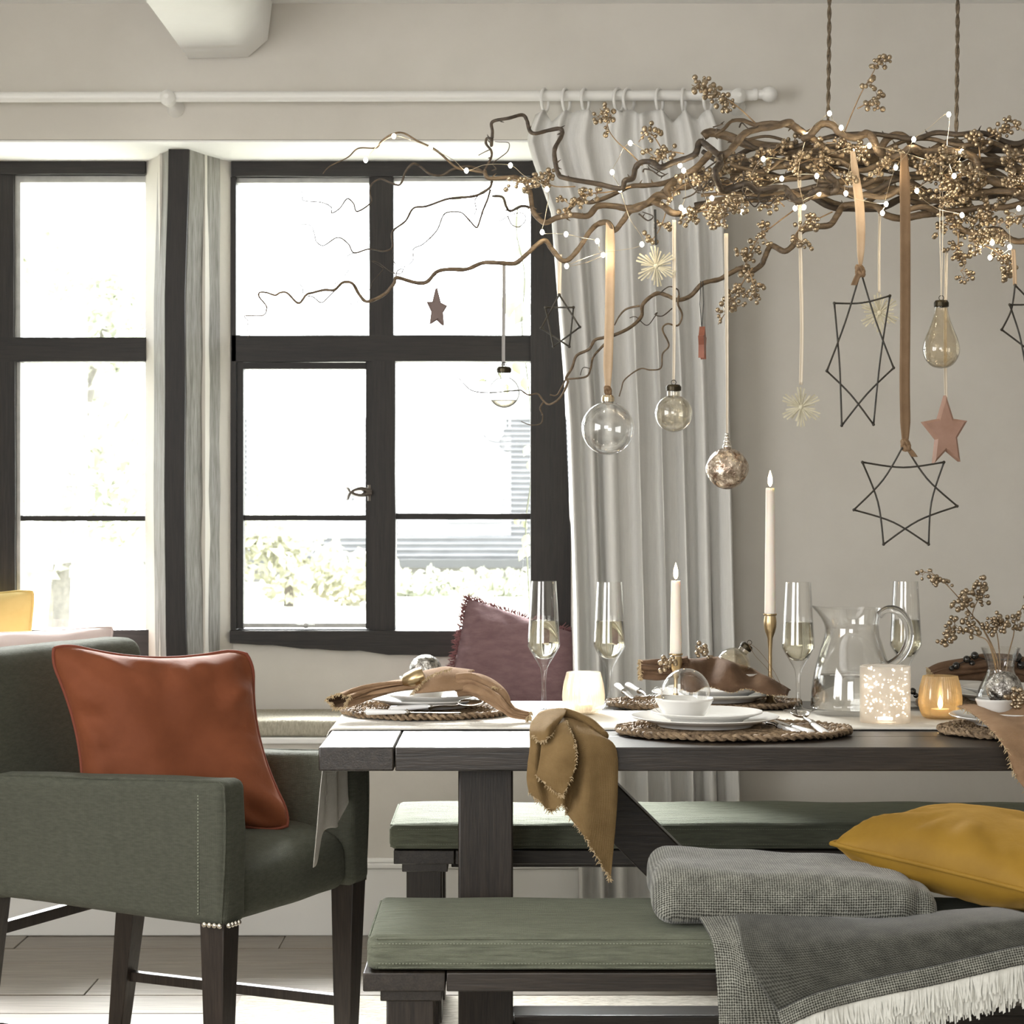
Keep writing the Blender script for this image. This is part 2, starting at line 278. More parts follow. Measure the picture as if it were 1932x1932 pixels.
# ------------------------------------------------------------------ mesh helpers
class MB:
    def __init__(s): s.v = []; s.f = []; s.uv = {}
    def add(s, vs, fs):
        o = len(s.v); s.v.extend(Vector(q) for q in vs); s.f.extend(tuple(i + o for i in f) for f in fs); return o
    def box(s, x0, x1, y0, y1, z0, z1):
        vs = [(x, y, z) for x in (x0, x1) for y in (y0, y1) for z in (z0, z1)]
        s.add(vs, [(0, 1, 3, 2), (4, 6, 7, 5), (0, 4, 5, 1), (2, 3, 7, 6), (0, 2, 6, 4), (1, 5, 7, 3)]); return s
    def prism(s, poly, z0, z1):                        # polygon in x,y extruded in z
        n = len(poly)
        s.add([(x, y, z0) for x, y in poly] + [(x, y, z1) for x, y in poly],
              [tuple(range(n))[::-1], tuple(range(n, 2 * n))] + [(i, (i + 1) % n, n + (i + 1) % n, n + i) for i in range(n)]); return s
    def tube(s, pts, rad, sides=8, cap=True, flat=None):
        pts = [Vector(q) for q in pts]; n = len(pts)
        if not hasattr(rad, '__len__'): rad = [rad] * n
        T = [(pts[min(i + 1, n - 1)] - pts[max(i - 1, 0)]) for i in range(n)]
        T = [t.normalized() if t.length > 1e-9 else Vector((0, 0, 1)) for t in T]
        up = Vector((0, 0, 1)) if abs(T[0].z) < 0.9 else Vector((1, 0, 0))
        a = T[0].cross(up).normalized()
        vs = []
        for i in range(n):
            a = (a - T[i] * a.dot(T[i]))
            a = a.normalized() if a.length > 1e-6 else T[i].orthogonal().normalized()
            b = T[i].cross(a)
            for k in range(sides):
                th = 2 * pi * k / sides
                vs.append(pts[i] + (a * math.cos(th) + b * math.sin(th) * (flat or 1)) * rad[i])
        fs = [(i * sides + k, i * sides + (k + 1) % sides, (i + 1) * sides + (k + 1) % sides, (i + 1) * sides + k) for i in range(n - 1) for k in range(sides)]
        if cap: fs += [tuple(range(sides))[::-1], tuple((n - 1) * sides + k for k in range(sides))]
        s.add(vs, fs); return s
    def lathe(s, prof, c=(0, 0, 0), segs=32, close=False):
        c = Vector(c); vs = []; n = len(prof)
        for r, z in prof:
            for k in range(segs):
                th = 2 * pi * k / segs; vs.append(c + Vector((r * math.cos(th), r * math.sin(th), z)))
        fs = [(i * segs + k, i * segs + (k + 1) % segs, (i + 1) * segs + (k + 1) % segs, (i + 1) * segs + k) for i in range(n - 1) for k in range(segs)]
        if close: fs += [((n - 1) * segs + k, (n - 1) * segs + (k + 1) % segs, (k + 1) % segs, k) for k in range(segs)]
        s.add(vs, fs); return s
    def sphere(s, c, r, segs=10, rings=7, sc=(1, 1, 1)):
        c = Vector(c); vs = [c + Vector((0, 0, r * sc[2]))]
        for i in range(1, rings):
            ph = pi * i / rings
            for k in range(segs):
                th = 2 * pi * k / segs
                vs.append(c + Vector((r * sc[0] * math.sin(ph) * math.cos(th), r * sc[1] * math.sin(ph) * math.sin(th), r * sc[2] * math.cos(ph))))
        vs.append(c - Vector((0, 0, r * sc[2]))); L = len(vs) - 1
        fs = [(0, 1 + k, 1 + (k + 1) % segs) for k in range(segs)]
        for i in range(rings - 2):
            for k in range(segs):
                a = 1 + i * segs
                fs.append((a + k, a + segs + k, a + segs + (k + 1) % segs, a + (k + 1) % segs))
        a = 1 + (rings - 2) * segs
        fs += [(L, a + (k + 1) % segs, a + k) for k in range(segs)]
        s.add(vs, fs); return s
    def grid(s, rows, uv=None):                       # rows: list of equal-length point lists
        nr, nc = len(rows), len(rows[0])
        o = s.add([q for r in rows for q in r], [(i * nc + j, i * nc + j + 1, (i + 1) * nc + j + 1, (i + 1) * nc + j) for i in range(nr - 1) for j in range(nc - 1)])
        if uv is None:
            u = [0.0] * nc
            for j in range(1, nc):
                mid = nr // 2; u[j] = u[j - 1] + (Vector(rows[mid][j]) - Vector(rows[mid][j - 1])).length
            vv = [0.0] * nr
            for i in range(1, nr):
                mid = nc // 2; vv[i] = vv[i - 1] + (Vector(rows[i][mid]) - Vector(rows[i - 1][mid])).length
            for i in range(nr):
                for j in range(nc): s.uv[o + i * nc + j] = (u[j], vv[i])
        return s
    def xform(s, mtx):
        s.v = [mtx @ q for q in s.v]; return s
    def build(s, name, m, parent=None, world=True, smooth=30, weld=False):
        """world=True: the points are room coordinates and become local to the parent"""
        off = Vector((0, 0, 0)); loc = Vector((0, 0, 0))
        if parent is not None and world:
            q = parent
            off = Vector((0, 0, 0))
            while q is not None: off += q.location; q = q.parent
        elif parent is None and world and s.v:
            xs = [q.x for q in s.v]; ys = [q.y for q in s.v]; zs = [q.z for q in s.v]
            off = loc = Vector(((min(xs) + max(xs)) / 2, (min(ys) + max(ys)) / 2, min(zs)))
        me = bpy.data.meshes.new(name)
        me.from_pydata([tuple(q - off) for q in s.v], [], s.f)
        if s.uv:
            uvl = me.uv_layers.new(name='uv')
            for lp in me.loops: uvl.data[lp.index].uv = s.uv.get(lp.vertex_index, (0, 0))
        bm = bmesh.new(); bm.from_mesh(me)
        if weld: bmesh.ops.remove_doubles(bm, verts=bm.verts, dist=1e-5)
        bmesh.ops.recalc_face_normals(bm, faces=bm.faces); bm.to_mesh(me); bm.free()
        if m is not None: me.materials.append(m)
        if smooth:
            me.polygons.foreach_set('use_smooth', [True] * len(me.polygons))
            me.set_sharp_from_angle(angle=math.radians(smooth))
        o = bpy.data.objects.new(name, me); COL.objects.link(o); o.location = loc
        if parent is not None: o.parent = parent
        return o

def tag(o, label, cat, group=None, kind=None):
    if label: o['label'] = label
    if cat: o['category'] = cat
    if group: o['group'] = group
    if kind: o['kind'] = kind
    return o
def thing(name, label, cat, loc, group=None, rz=0, rot=None):
    o = bpy.data.objects.new(name, None); COL.objects.link(o); o.empty_display_size = 0.02
    o.location = Vector(loc); o.rotation_euler = rot or (0, 0, rz)
    return tag(o, label, cat, group)
def dup(root, loc, label=None, rz=None, group=None, rot=None):
    r = root.copy(); COL.objects.link(r); r.location = Vector(loc)
    if rz is not None: r.rotation_euler = (0, 0, rz)
    if rot is not None: r.rotation_euler = rot
    if label: r['label'] = label
    if group: r['group'] = group
    for ch in list(root.children):
        c = ch.copy(); COL.objects.link(c); c.parent = r
        for g in list(ch.children):
            e = g.copy(); COL.objects.link(e); e.parent = c
    return r
def structure(o): o['kind'] = 'structure'; return o
def solid(o, t=0.0012, off=0):
    md = o.modifiers.new('thickness', 'SOLIDIFY'); md.thickness = t; md.offset = off; return o
def subsurf(o, n=1):
    md = o.modifiers.new('smooth', 'SUBSURF'); md.levels = n; md.render_levels = n; return o
def bevel(o, wd=0.003, seg=2):
    md = o.modifiers.new('edge', 'BEVEL'); md.width = wd; md.segments = seg; md.limit_method = 'ANGLE'; md.angle_limit = math.radians(40); return o

def cr(pts, n=6):                                     # Catmull-Rom through points (any dimension)
    pts = [tuple(q) for q in pts]
    if len(pts) < 3:
        return [tuple(a + (b - a) * k / n for a, b in zip(pts[0], pts[1])) for k in range(n + 1)]
    out = []; E = [pts[0]] + pts + [pts[-1]]
    for i in range(1, len(E) - 2):
        p0, p1, p2, p3 = E[i - 1], E[i], E[i + 1], E[i + 2]
        for k in range(n):
            t = k / n
            out.append(tuple(0.5 * (2 * b + (c - a) * t + (2 * a - 5 * b + 4 * c - e) * t * t + (3 * b - a - 3 * c + e) * t ** 3) for a, b, c, e in zip(p0, p1, p2, p3)))
    out.append(pts[-1]); return out

def axis_list(a, b, r, step):
    inner = max(1, int(math.ceil((b - a - 2 * r) / step)))
    l = [a, a + r * .2, a + r * .5, a + r * .8] + [a + r + (b - a - 2 * r) * i / inner for i in range(inner + 1)] + [b - r * .8, b - r * .5, b - r * .2, b]
    return l
def soft_box(lo, hi, r, step=0.05, fn=None):
    """a box with evenly rounded edges and enough points to dent and bulge it"""
    ax = [axis_list(lo[i], hi[i], r, step) for i in range(3)]; mb = MB(); idx = {}
    n = [len(a) for a in ax]
    def vert(i, j, k):
        key = (i, j, k)
        if key not in idx:
            p = Vector((ax[0][i], ax[1][j], ax[2][k]))
            q = Vector([min(max(p[a], lo[a] + r), hi[a] - r) for a in range(3)])
            dlt = p - q
            p = q + dlt.normalized() * r if dlt.length > 1e-9 else p
            if fn: p = fn(p)
            idx[key] = len(mb.v); mb.v.append(p)
        return idx[key]
    for a in range(3):
        b, c = [x for x in range(3) if x != a]
        for e in (0, n[a] - 1):
            for i in range(n[b] - 1):
                for j in range(n[c] - 1):
                    q = []
                    for di, dj in ((0, 0), (1, 0), (1, 1), (0, 1)):
                        key = [0, 0, 0]; key[a] = e; key[b] = i + di; key[c] = j + dj; q.append(vert(*key))
                    mb.f.append(tuple(q))
    return mb
def nz(p, s, seed=0): return noise.noise(Vector((p[0] * s + seed * 7.1, p[1] * s - seed * 3.3, p[2] * s + seed)))

def pillow(name, label, corners, thick, m, pipe_m=None, pipe_r=0.0035, n=30, wr=0.006, seed=1, pinch=0.075, group=None, fringe=None, thick_back=None, soft=0.035):
    TL, TR, BR, BL = [Vector(c) for c in corners]
    nrm = ((TR - TL) + (BR - BL)).cross((BL - TL) + (BR - TR)).normalized()
    if nrm.y > 0 : nrm = -nrm
    base = (TL + TR + BR + BL) / 4; base.z = min(c.z for c in (TL, TR, BR, BL))
    root = thing(name, label, 'cushion', base, group)
    def bil(u, v):
        pu = u * (1 - pinch * (1 - v * v) * abs(u)); pv = v * (1 - pinch * (1 - u * u) * abs(v))
        pu *= 1 - soft * max(0, (abs(v) - .72) / .28) ** 2; pv *= 1 - soft * max(0, (abs(u) - .72) / .28) ** 2
        a, b = (pu + 1) / 2, (pv + 1) / 2
        return (TL * (1 - a) + TR * a) * (1 - b) + (BL * (1 - a) + BR * a) * b
    sizes = [-1 + 2 * i / n for i in range(n + 1)]
    ss = [math.sin(x * pi / 2) * .35 + x * .65 for x in sizes]
    mb = MB(); ids = {}
    for side in (1, -1):
        for i, v in enumerate(ss):
            for j, u in enumerate(ss):
                edge = i in (0, n) or j in (0, n)
                if side == -1 and edge: ids[(side, i, j)] = ids[(1, i, j)]; continue
                t = (thick if side == 1 else (thick_back or thick)) * ((1 - abs(u) ** 2.6) * (1 - abs(v) ** 2.6)) ** 0.55
                e = max(abs(u), abs(v)); rr = 1 - e
                ang = math.atan2(v, u)
                wk = wr * (noise.noise(Vector((ang * 5 + seed, e * 2.2, seed + side))) * e ** 2 * min(1, rr * 6) * 2.0 + 0.8 * nz((u * 1.3, v * 1.3, side), 1.8, seed) * min(1, rr * 4))
                p = bil(u, v) + nrm * side * (t + wk)
                ids[(side, i, j)] = len(mb.v); mb.v.append(p)
        for i in range(n):
            for j in range(n):
                mb.f.append((ids[(side, i, j)], ids[(side, i, j + 1)], ids[(side, i + 1, j + 1)], ids[(side, i + 1, j)]))
    mb.build('cover', m, root, smooth=75)
    ring = [bil(u, -1) for u in ss] + [bil(1, v) for v in ss[1:]] + [bil(u, 1) for u in ss[::-1][1:]] + [bil(-1, v) for v in ss[::-1][1:]]
    if pipe_m: MB().tube(ring, pipe_r, 8, cap=False).build('piping', pipe_m, root, smooth=60)
    if fringe:
        fb = MB(); rr = random.Random(seed); ctr = bil(0, 0)
        pts = cr(ring, 5)
        for q in pts:
            for _ in range(2):
                q2 = Vector(q) + Vector((rr.uniform(-.004, .004), rr.uniform(-.004, .004), rr.uniform(-.004, .004)))
                o = (q2 - ctr).normalized()
                tip = q2 + o * rr.uniform(.010, .020) + Vector((rr.uniform(-.008, .008), rr.uniform(-.006, .006), rr.uniform(-.01, .004)))
                mid = (q2 + tip) / 2 + Vector((rr.uniform(-.004, .004), 0, rr.uniform(-.004, .004)))
                fb.tube([q2, mid, tip], [.0016, .0014, .0006], 4)
        tag(fb.build('fringe', fringe, root), None, None, kind='stuff')
    return root

# ------------------------------------------------------------------ room shell
WY, WIN, OUT = 6.0, 6.36, 6.52                         # wall face, window face, outer face
XR = 0.176
ceil_z = 2.635
wb = MB()
SOF, SEAT = 2.25, 0.54
def sof_fn(): pass
wb.box(-2.5, 2.6, WY, OUT, SOF, ceil_z + .1)           # over the recess
wb.box(XR, 2.6, WY, OUT, -0.02, SOF)                   # right of the recess
wb.box(-2.5, XR, WY, OUT, -0.02, SEAT)                 # below the window seat
wb.box(-2.5, XR, WIN, OUT, SEAT, 0.80)                 # under the windows
wb.box(-2.5, -2.14, WIN, OUT, 0.80, SOF)
wb.prism([(-1.1, WIN), (-1.10, OUT), (-0.836, OUT), (-0.836, WIN), (-0.885, 6.29), (-0.90, 6.22), (-1.03, 6.20), (-1.045, 6.25)], SEAT, SOF)
structure(wb.build('wall_back', M['wall'], smooth=20))
sf = MB().box(-2.5, XR, WY + .004, WIN, SOF - .006, SOF - .001)
structure(sf.build('trim_1', M['white']))             # white painted underside of the recess
structure(MB().box(-2.5, 2.6, -1.8, WY, ceil_z, ceil_z + .1).build('ceiling', M['white']))
structure(MB().box(-2.6, -2.5, -1.8, OUT, -.02, ceil_z + .1).build('wall_left', M['wall']))
structure(MB().box(2.6, 2.7, -1.8, OUT, -.02, ceil_z + .1).build('wall_right', M['wall']))
structure(MB().box(-2.6, 2.7, -1.9, -1.8, -.02, ceil_z + .1).build('wall_rear', M['wall']))
# ceiling beam, chamfered and a little crooked
bm_ = MB()
def beam_sec(y, k):
    j = lambda a: 0.006 * noise.noise(Vector((y * 1.3, a, k)))
    return [(-0.955 + j(1), y, ceil_z + .02), (-0.948 + j(2), y, 2.53), (-0.915 + j(3), y, 2.478 + j(8)), (-0.745 + j(4), y, 2.484 + j(7)), (-0.69 + j(5), y, 2.53), (-0.676 + j(6), y, ceil_z + .02)]
rows = [beam_sec(-1.8 + 7.79 * i / 20, .3) for i in range(21)]
bm_.grid(rows); bm_.add(rows[-1], [tuple(range(6))])
structure(bm_.build('trim_2', M['white'], smooth=50))
# timber post between the windows
post = MB()
pl = []
for i in range(13):
    z = 0.55 + (SOF - .004 - .55) * i / 12; k = math.sin(pi * i / 12) * -0.012 + .004 * noise.noise(Vector((z * 3, 0, 5)))
    pl.append([(-1.045 + k, 6.25, z), (-0.992 + k, 6.135, z), (-0.932 + k, 6.135, z), (-0.895 + k * .5 + .006 * noise.noise(Vector((z * 5, 1, 2))), 6.24, z), (-0.868 + .004 * noise.noise(Vector((z * 6, 3, 2))), 6.30, z)])
post.grid(pl); post_o = structure(post.build('trim_3', M['lime_oak'], smooth=25))
face = MB(); fr = []
for i in range(13):
    z = 0.55 + (SOF - .004 - .55) * i / 12; k = math.sin(pi * i / 12) * -0.012 + .004 * noise.noise(Vector((z * 3, 0, 5)))
    fr.append([(-0.9935 + k, 6.136, z), (-0.993 + k, 6.127, z), (-0.935 + k, 6.127, z), (-0.9335 + k, 6.136, z)])
face.grid(fr); face.build('post_face', M['oak_dark_z'], post_o, smooth=25)
# skirting along the right wall and below the seat
sk = MB().box(-2.5, 2.6, WY - .018, WY, 0, .19).box(-2.5, 2.6, WY - .026, WY, .19, .205).box(-2.5, 2.6, WY - .012, WY, .205, .218)
structure(bevel(sk.build('baseboard_back', M['gloss_white']), .003))
# seat board
structure(bevel(MB().box(-2.5, XR, WY - .012, WIN, SEAT, SEAT + .018).build('trim_4', M['white']), .004))
# floor with boards
fl = structure(MB().box(-2.5, 2.6, -1.8, WY, -.06, -.012).build('floor', mat('floor_gap', (0.02, 0.016, 0.012), rough=.9)))
y = WY; i = 0
while y > 2.4:
    y0 = y - 0.185; xs = [-2.5] + sorted(R.uniform(-2.0, 2.2) for _ in range(2)) + [2.6]
    for a, b in zip(xs[:-1], xs[1:]):
        if b - a < .05: continue
        dzv = R.uniform(-.0012, .0012)
        bevel(MB().box(a + .001, b - .001, y0 + .002, y - .001, -.02, dzv).build('floorboard', M['floor'], fl), .0015, 1)
    y = y0
bevel(MB().box(-2.5, 2.6, -1.8, y - .001, -.02, 0).build('floorboard', M['floor'], fl), .0015, 1)

# windows -----------------------------------------------------------------------
SW = F / WIN
def wx(px): return (px - CX) / SW
def wz(py): return H - (py - CY) / SW
def member(par, name, x0, x1, y0, y1, dep0=0.0, dep1=0.07, m=None, wob=0.0):
    """a frame member given by its columns and rows as seen on the window face"""
    horiz = (x1 - x0) > (y1 - y0)
    mb = MB(); n = 12; rows = []
    for i in range(n + 1):
        t = i / n; j1 = wob * noise.noise(Vector((t * 4, x0 * .1, y0))); j2 = wob * noise.noise(Vector((t * 4, x1, y1 * .1)))
        if horiz:
            x = wx(x0 + (x1 - x0) * t); a, b = wz(y0) + j1, wz(y1) + j2
            rows.append([(x, WIN + dep0, a), (x, WIN + dep1, a), (x, WIN + dep1, b), (x, WIN + dep0, b), (x, WIN + dep0, a)])
        else:
            z = wz(y0 + (y1 - y0) * t); a, b = wx(x0) + j1, wx(x1) + j2
            rows.append([(a, WIN + dep0, z), (a, WIN + dep1, z), (b, WIN + dep1, z), (b, WIN + dep0, z), (a, WIN + dep0, z)])
    mb.grid(rows, uv=0)
    mb.add(rows[0][:4], [(0, 1, 2, 3)]); mb.add(rows[-1][:4], [(0, 1, 2, 3)])
    return mb.build(name, m or (M['oak_dark'] if horiz else M['oak_dark_z']), par, weld=True)
def pane(par, x0, x1, y0, y1):
    return MB().box(wx(x0 - 3), wx(x1 + 3), WIN + .036, WIN + .039, wz(y1 + 3), wz(y0 - 3)).build('pane', M['pane'], par)

def window(n):
    o = bpy.data.objects.new(n, None); COL.objects.link(o); o.location = (0, WIN, wz(1200)); o['kind'] = 'structure'; return o
w2 = window('window_2')
member(w2, 'top_rail', 438, 1048, 304, 335, -.02, .08, wob=.004)
member(w2, 'transom', 438, 1004, 633, 682, -.012, .07, wob=.002)
member(w2, 'mullion', 697, 743, 335, 633, -.012, .07, wob=.002)
member(w2, 'mullion', 697, 746, 682, 1190, -.012, .07, wob=.002)
member(w2, 'jamb', 436, 446, 335, 1190, -.012, .08)
st = MB(); rs = []
for i in range(13):
    t = i / 12; py = 300 + 930 * t; rx = 1042 + 42 * t ** .8
    rs.append([(wx(1001), WIN - .03, wz(py)), (wx(1001), WIN + .08, wz(py)), (wx(rx), WIN + .08, wz(py)), (wx(rx), WIN - .03, wz(py)), (wx(1001), WIN - .03, wz(py))])
st.grid(rs, uv=0); st.build('jamb', M['oak_dark_z'], w2, weld=True)
sl = MB(); rs = []
for i in range(25):
    t = i / 24; px = 436 + 650 * t; b = 1212 + 26 * min(1, t * 1.7) + 5 * noise.noise(Vector((t * 12, 3, 1)))
    rs.append([(wx(px), WIN - .03, wz(1189)), (wx(px), WIN + .09, wz(1186)), (wx(px), WIN + .09, wz(b)), (wx(px), WIN - .03, wz(b)), (wx(px), WIN - .03, wz(1189))])
sl.grid(rs, uv=0); sl.build('sill', M['oak_dark'], w2, weld=True)
member(w2, 'head_bead', 446, 697, 335, 344, .01, .05, m=M['putty']); member(w2, 'head_bead', 743, 1001, 335, 341, .01, .05, m=M['putty'])
cas = member(w2, 'casement_stile', 447, 459, 682, 1186, .0, .045)
member(w2, 'casement_stile', 690, 698, 682, 1186, .0, .045)
member(w2, 'casement_rail', 459, 691, 684, 696, .0, .045); member(w2, 'casement_rail', 459, 691, 1176, 1184, .0, .045, m=M['putty'])
member(w2, 'glazing_bar', 459, 691, 972, 982, .012, .045, wob=.001); member(w2, 'glazing_bar', 746, 1001, 969, 980, .012, .045, wob=.001)
for q in ((446, 697, 341, 634), (743, 1001, 339, 632), (459, 691, 696, 972), (459, 691, 982, 1177), (746, 1001, 681, 970), (746, 1001, 980, 1188)): pane(w2, *q)
# cast window latch, two curled tongues
la = MB()
for pts in ([(697, 928), (682, 922), (668, 924), (660, 930), (656, 942)], [(697, 930), (680, 934), (664, 930), (655, 920)]):
    q = [P(a, b, WIN - .018 - .012 * i / 4) for i, (a, b) in enumerate(cr(pts, 4))]
    la.tube(q, [0.015 * (1 - .7 * i / (len(q) - 1)) for i in range(len(q))], 8, flat=.6)
la.tube([P(698, 915, WIN - .006), P(698, 945, WIN - .006)], .007, 8)
la.build('latch', mat('worn_pewter', (0.16, 0.14, 0.12), rough=.4, metal=.7), w2)
la2 = MB().sphere(P(577, 1180, WIN - .004), .009, 10, 6).box(wx(560), wx(594), WIN - .008, WIN, wz(1184), wz(1178)); la2.build('casement_catch', M['putty'], w2)
w1 = window('window_1')
member(w1, 'top_rail', -700, 276, 302, 331, -.02, .08, wob=.004); member(w1, 'transom', -700, 276, 637, 683, -.012, .07, wob=.002)
member(w1, 'mullion', -18, 27, 331, 637, -.012, .07, wob=.002); member(w1, 'mullion', -18, 30, 683, 1188, -.012, .07, wob=.002)
member(w1, 'jamb', -720, -690, 331, 1190, -.012, .08)
member(w1, 'sill', -720, 292, 1187, 1252, -.03, .09, wob=.004)
member(w1, 'glazing_bar', 36, 282, 973, 983, .012, .045, wob=.001); member(w1, 'glazing_bar', -690, -18, 973, 983, .012, .045, wob=.001)
member(w1, 'head_bead', 27, 276, 331, 343, .01, .05, m=M['putty']); member(w1, 'side_bead', 27, 37, 343, 1187, .01, .045, m=M['putty'])
member(w1, 'side_bead', 274, 290, 331, 1187, .02, .06, m=M['white'])
for q in ((30, 276, 341, 637), (36, 284, 683, 973), (36, 286, 983, 1187), (-690, -18, 331, 637), (-690, -18, 683, 973), (-690, -18, 983, 1187)): pane(w1, *q)

# ------------------------------------------------------------------ outside
GZ = 0.30
lawn = MB(); lawn.box(-60, 60, OUT + .6, 90, GZ - .3, GZ)
o = structure(lawn.build('ground', mat('pale_lawn', (0.40, 0.40, 0.34), (0.48, 0.48, 0.41), rough=.95, scale=3)))
shed = thing('outbuilding', 'low tiled outbuilding with a skylight seen through the window', 'building', (-.5, 25, -.6))
MB().box(-4.2, 3, 25, 29, -.6, .56).build('wall', mat('pale_render', (0.30, 0.29, 0.27), (0.4, 0.39, 0.37), rough=.9, scale=3), shed)
rf = MB(); nrow = 26
for i in range(nrow):
    t0, t1 = i / nrow, (i + 1) / nrow
    yy0, yy1 = 24.8 + 2.2 * t0, 24.8 + 2.2 * t1; z0, z1 = .58 + 1.75 * t0, .58 + 1.75 * t1
    rf.add([(-4.3, yy0, z0 + .03), (3.1, yy0, z0 + .03), (3.1, yy1, z1), (-4.3, yy1, z1), (-4.3, yy0, z0 - .02), (3.1, yy0, z0 - .02)], [(0, 1, 2, 3), (0, 4, 5, 1)])
rf.add([(-4.3, 24.8, .56), (3.1, 24.8, .56), (3.1, 27, 2.33), (-4.3, 27, 2.33), (3.1, 29.2, .56), (-4.3, 29.2, .56)], [(3, 2, 4, 5)])
tag(rf.build('tile_courses', mat('faded_tiles', (0.066, 0.068, 0.07), (0.09, 0.092, 0.095), rough=.8, scale=4), shed, smooth=0), None, None, kind='stuff')
MB().box(-4.3, 3.1, 24.68, 24.8, .47, .57).build('gutter', mat('dark_gutter', (0.05, 0.052, 0.054), rough=.5), shed)
q = [(-.75, 25.35, 1.03), (-.14, 25.35, 1.03), (-.10, 25.95, 1.5), (-.62, 25.95, 1.5)]
skl = MB(); skl.add([(x, yv, zv + .07) for x, yv, zv in q] + [(x, yv, zv - .03) for x, yv, zv in q], [(0, 1, 2, 3), (0, 4, 5, 1), (1, 5, 6, 2), (2, 6, 7, 3), (3, 7, 4, 0)])
skl.build('skylight', mat('skylight_pane', (0.5, 0.52, 0.53), rough=.15), shed)
MB().box(-.77, -.12, 25.29, 25.36, .99, 1.05).build('skylight_sill', mat('lead_flashing', (0.06, 0.065, 0.07), rough=.6), shed)
def foliage(name, label, cat, blobs, n, leaf, col, seed, trunk=None):
    rr = random.Random(seed); c0 = Vector(blobs[0][0])
    root = thing(name, label, cat, (c0.x, c0.y, GZ))
    mb = MB()
    for _ in range(n):
        c, r = blobs[rr.randrange(len(blobs))]
        d = Vector((rr.gauss(0, 1), rr.gauss(0, 1), rr.gauss(0, 1))).normalized() * (rr.random() ** .4)
        p = Vector(c) + Vector((d.x * r[0], d.y * r[1], d.z * r[2]))
        a = Vector((rr.gauss(0, 1), rr.gauss(0, 1), rr.gauss(0, 1))).normalized(); b = a.orthogonal().normalized()
        s = leaf * rr.uniform(.6, 1.3)
        mb.add([p - a * s, p + b * s * .5, p + a * s, p - b * s * .5], [(0, 1, 2, 3)])
    mb.build('foliage', col, root, smooth=0)['kind'] = 'stuff'
    tr = MB()
    if trunk:
        for path, r in trunk: tr.tube(cr(path, 5), [r * (1 - .7 * i / (5 * (len(path) - 1))) for i in range(5 * (len(path) - 1) + 1)], 7)
        tr.build('trunk', mat('grey_bark', (0.10, 0.095, 0.085), (0.16, 0.15, 0.13), rough=.9, scale=20), root)
    return root
LG = mat('pale_green_leaf', (0.30, 0.32, 0.25), (0.36, 0.37, 0.29), rough=.7, scale=2)
LY = mat('yellow_green_leaf', (0.34, 0.34, 0.25), (0.40, 0.39, 0.29), rough=.7, scale=2)
foliage('tree', 'leafy garden tree outside the casement beside the post', 'tree',
        [((-2.95, 14, 1.9), (.42, .6, .8)), ((-2.6, 14, 1.35), (.3, .5, .5)), ((-2.7, 14.2, 2.5), (.3, .5, .4)), ((-3.3, 14, 2.9), (.5, .6, .4)), ((-3.2, 14, 1.1), (.5, .6, .5))], 2600, .055, LG, 3,
        [([(-3.0, 14, GZ), (-2.95, 14, 1.0), (-2.85, 14, 1.7), (-2.7, 14.1, 2.4)], .08)])
foliage('bush', 'yellowish bush at the far edge of the lawn, outside the window', 'bush',
        [((-2.0, 19, .72), (.5, .5, .38)), ((-1.4, 19.2, .55), (.45, .5, .25)), ((-2.9, 19, .8), (.6, .5, .5)), ((-2.2, 19, 1.05), (.35, .4, .35))], 2200, .06, LY, 5, [([(-2, 19, GZ), (-2, 19, .8)], .05)])
foliage('hedge', 'low clipped hedge in front of the outbuilding', 'hedge', [((-2 + k * .55, 21, .42), (.5, .3, .16)) for k in range(8)], 2200, .05, LG, 6, [([(-1, 21, GZ), (-1, 21, .45)], .04)])
vine = thing('climbing_plant', 'leafy climber trailing down outside the window pane beside the dark jamb', 'climbing plant', P(985, 800, 6.75))
vm = MB(); vm.tube([P(a, b, 6.75) for a, b in cr([(1003, 330), (980, 380), (975, 440), (990, 520), (985, 620), (1000, 760), (1002, 900), (992, 990), (998, 1120), (1000, 1300), (1004, 1497)], 6)], .003, 6)
vm.tube([P(a, b, 6.75) for a, b in cr([(1000, 695), (960, 688), (930, 700), (915, 720)], 5)], .002, 5)
vm.build('stem', mat('vine_stem', (0.1, 0.11, 0.08), rough=.7), vine)
rr = random.Random(4); VG = mat('vine_leaf', (0.30, 0.33, 0.28), (0.36, 0.39, 0.32), rough=.6, scale=6); VY = mat('sunlit_vine_leaf', (0.38, 0.41, 0.27), rough=.6)  # second leaf colour is lighter and yellower, sunlight put into the base colour
